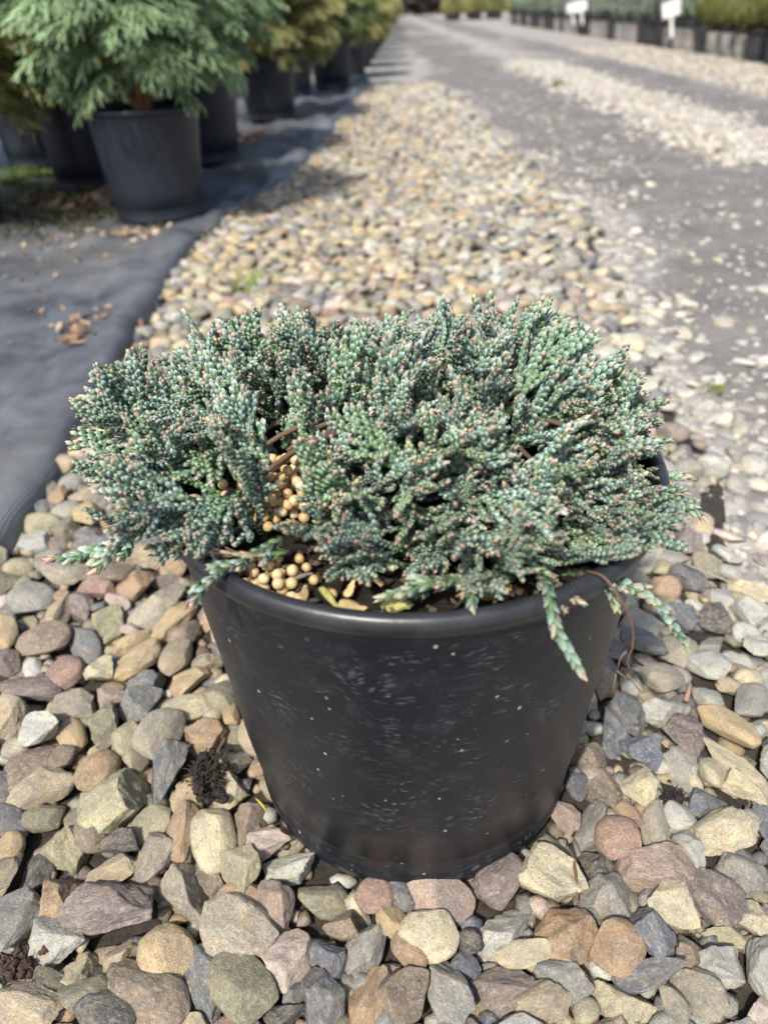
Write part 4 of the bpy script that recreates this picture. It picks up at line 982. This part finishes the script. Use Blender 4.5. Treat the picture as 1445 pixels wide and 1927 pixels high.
for i, (x, y) in enumerate([(-1.25, 2.05), (-1.02, 2.75), (-.98, 3.6), (-.86, 4.5), (-.75, 5.3)]):  # the first, far left, is an extra conifer added to shade the fabric
    potted('potted_conifer', 'globe conifer in the second row behind the fabric edge conifers', 'potted plant', LR, [CR_O, CR_G, CR_D][i % 3], (x, y, FZ), i * 1.3)
for i in range(13):
    y = 4.95 + i * .85; x = -.16 + (y - 4.12) * .049
    potted('potted_conifer', 'distant golden green conifer in the row running to the dark hedge', 'potted plant', LR, [CR_G, CR_G, CR_O][i % 3], (x, y, -.005), i * 1.9, s=1.0 if i < 8 else .85, parts=False)

# ------------------------------------------------------------------ right rows across the road
RR = 'potted shrubs lining the far side of the road'
BLU = [(.26, .36, .27), (.50, .58, .48), (.15, .17, .10)]
CR_B = crown('upright_crown', 8, 80, .10, .15, .37, BLU, .13, .0032, droop=-.5, nvar=3, upright=1.3)
CR_L = crown('low_crown', 9, 80, .12, .05, .235, [(.13, .17, .04), (.27, .27, .08), (.2, .13, .06)], .10, .0032, droop=-.2, nvar=3, upright=.6)
POTD = mesh_np('dusty_pot', *lathe(body_prof[3:], 32), DUSTPOT); POTK = mesh_np('black_row_pot', *lathe(body_prof[3:], 32), simple('row_plastic', (.028, .029, .032), .6, 8, .4))
i = 0; y = 4.3
ZR = -.008
while y < 14.4:
    low = y < 6.1
    dusty = (i * 7 % 10) in (0, 2, 3, 5, 6, 8) if y < 10.5 else (i % 4 == 0)
    lab = ('low olive shrub in %s pot at the row start across the road' if low else 'upright blue green shrub in %s pot in the long row across road') % ('pale dusty' if dusty else 'dark grey')
    potted('potted_shrub', lab, 'potted plant', RR, CR_L if low else CR_B, (2.37 + rng.normal(0, .012), y, ZR), rng.uniform(0, 6), s=rng.uniform(.9, 1.1), parts=False, potmesh=POTD if dusty else POTK, pot_s=.72)
    y += .222 + rng.uniform(-.012, .02); i += 1
for rx in (2.68, 3.0):
    y = 4.2
    while y < 15:
        potted('potted_shrub', 'upright blue green shrub in the rows behind the roadside pots', 'potted plant', 'blue green shrubs behind the roadside row', CR_B, (rx + rng.normal(0, .02), y, ZR), rng.uniform(0, 6), s=rng.uniform(1.05, 1.3), parts=False, potmesh=POTK)
        y += .30 + rng.uniform(-.02, .03)
for i in range(12):
    x, y = 1.75 + (i % 4) * .42 + rng.normal(0, .03), 17.5 + (i // 4) * .5
    potted('potted_shrub', 'golden green clipped shrub in the block at the road end', 'potted plant', 'golden green shrubs at the road end', CR_G, (x, y, -.01), i, s=.8, parts=False, potmesh=POTK)
MAR = crown('hedge_crown', 12, 110, .75, .55, .6, [(.045, .03, .028), (.085, .055, .05), (.06, .04, .03)], .4, .012, nvar=3)
for i in range(9):
    e = empty('hedge_bush', (-3.5 + i * 1.15, 26 + .4 * (i % 2), -.02), i * 1.1)
    tag(e, 'dark maroon brown bush closing off the far end of the road', 'bush', 'dark bushes at the far end')
    a = Acc()
    for k in range(4):
        P = resample([(0, 0, -.05), (.1 * math.cos(k * 1.6), .1 * math.sin(k * 1.6), .4), (.35 * math.cos(k * 1.6), .35 * math.sin(k * 1.6), .9)], .1); a.add(*tube(P, np.linspace(.05, .02, len(P)), 6), (.08, .05, .04))
    obj('trunk', a.mesh('trunk', WOODY), e); c_ = obj('crown', MAR, e); c_.scale = (1.1, 1.1, 1.3)

# plant tags
def bar(w_, d_, h_, bev=.004):
    bm = bmesh.new(); bmesh.ops.create_cube(bm, size=1); bmesh.ops.scale(bm, vec=(w_, d_, h_), verts=bm.verts)
    bmesh.ops.bevel(bm, geom=bm.edges[:] , offset=bev, segments=2, affect='EDGES', profile=.5); me = bpy.data.meshes.new('tag_piece'); bm.to_mesh(me); bm.free(); me.materials.append(WHITE); return me
PLATE, STAKE = bar(.150, .006, .105, .0025), bar(.026, .005, .16, .002)
def sign(label, px, py, xw, s=1.0, rz=0.0, tilt=-.22):
    d = ray(px, py); c = CAM + d * ((xw - CAM[0]) / d[0]); e = empty('plant_tag', (c[0], c[1], c[2]), rz); tag(e, label, 'sign', 'white plant tags')
    p_ = obj('plate', PLATE, e); q = obj('stake', STAKE, e, (0, .004, -.115)); e.scale = (s, s, s); e.rotation_euler = (0, tilt, rz)
sign('single wide white plant tag beside the low olive shrubs', 1263, 17, 2.25, .95, .15)
sign('white plant tag with blank plate overlapping its twin in blue green row', 1093, 12, 2.25, .85, .1)
sign('white plant tag set just behind its twin in blue green row', 1076, 14, 2.27, .85, .2)
sign('small white plant tag leaning in the golden conifer row', 717, 27, .15, .62, -.7, .1)
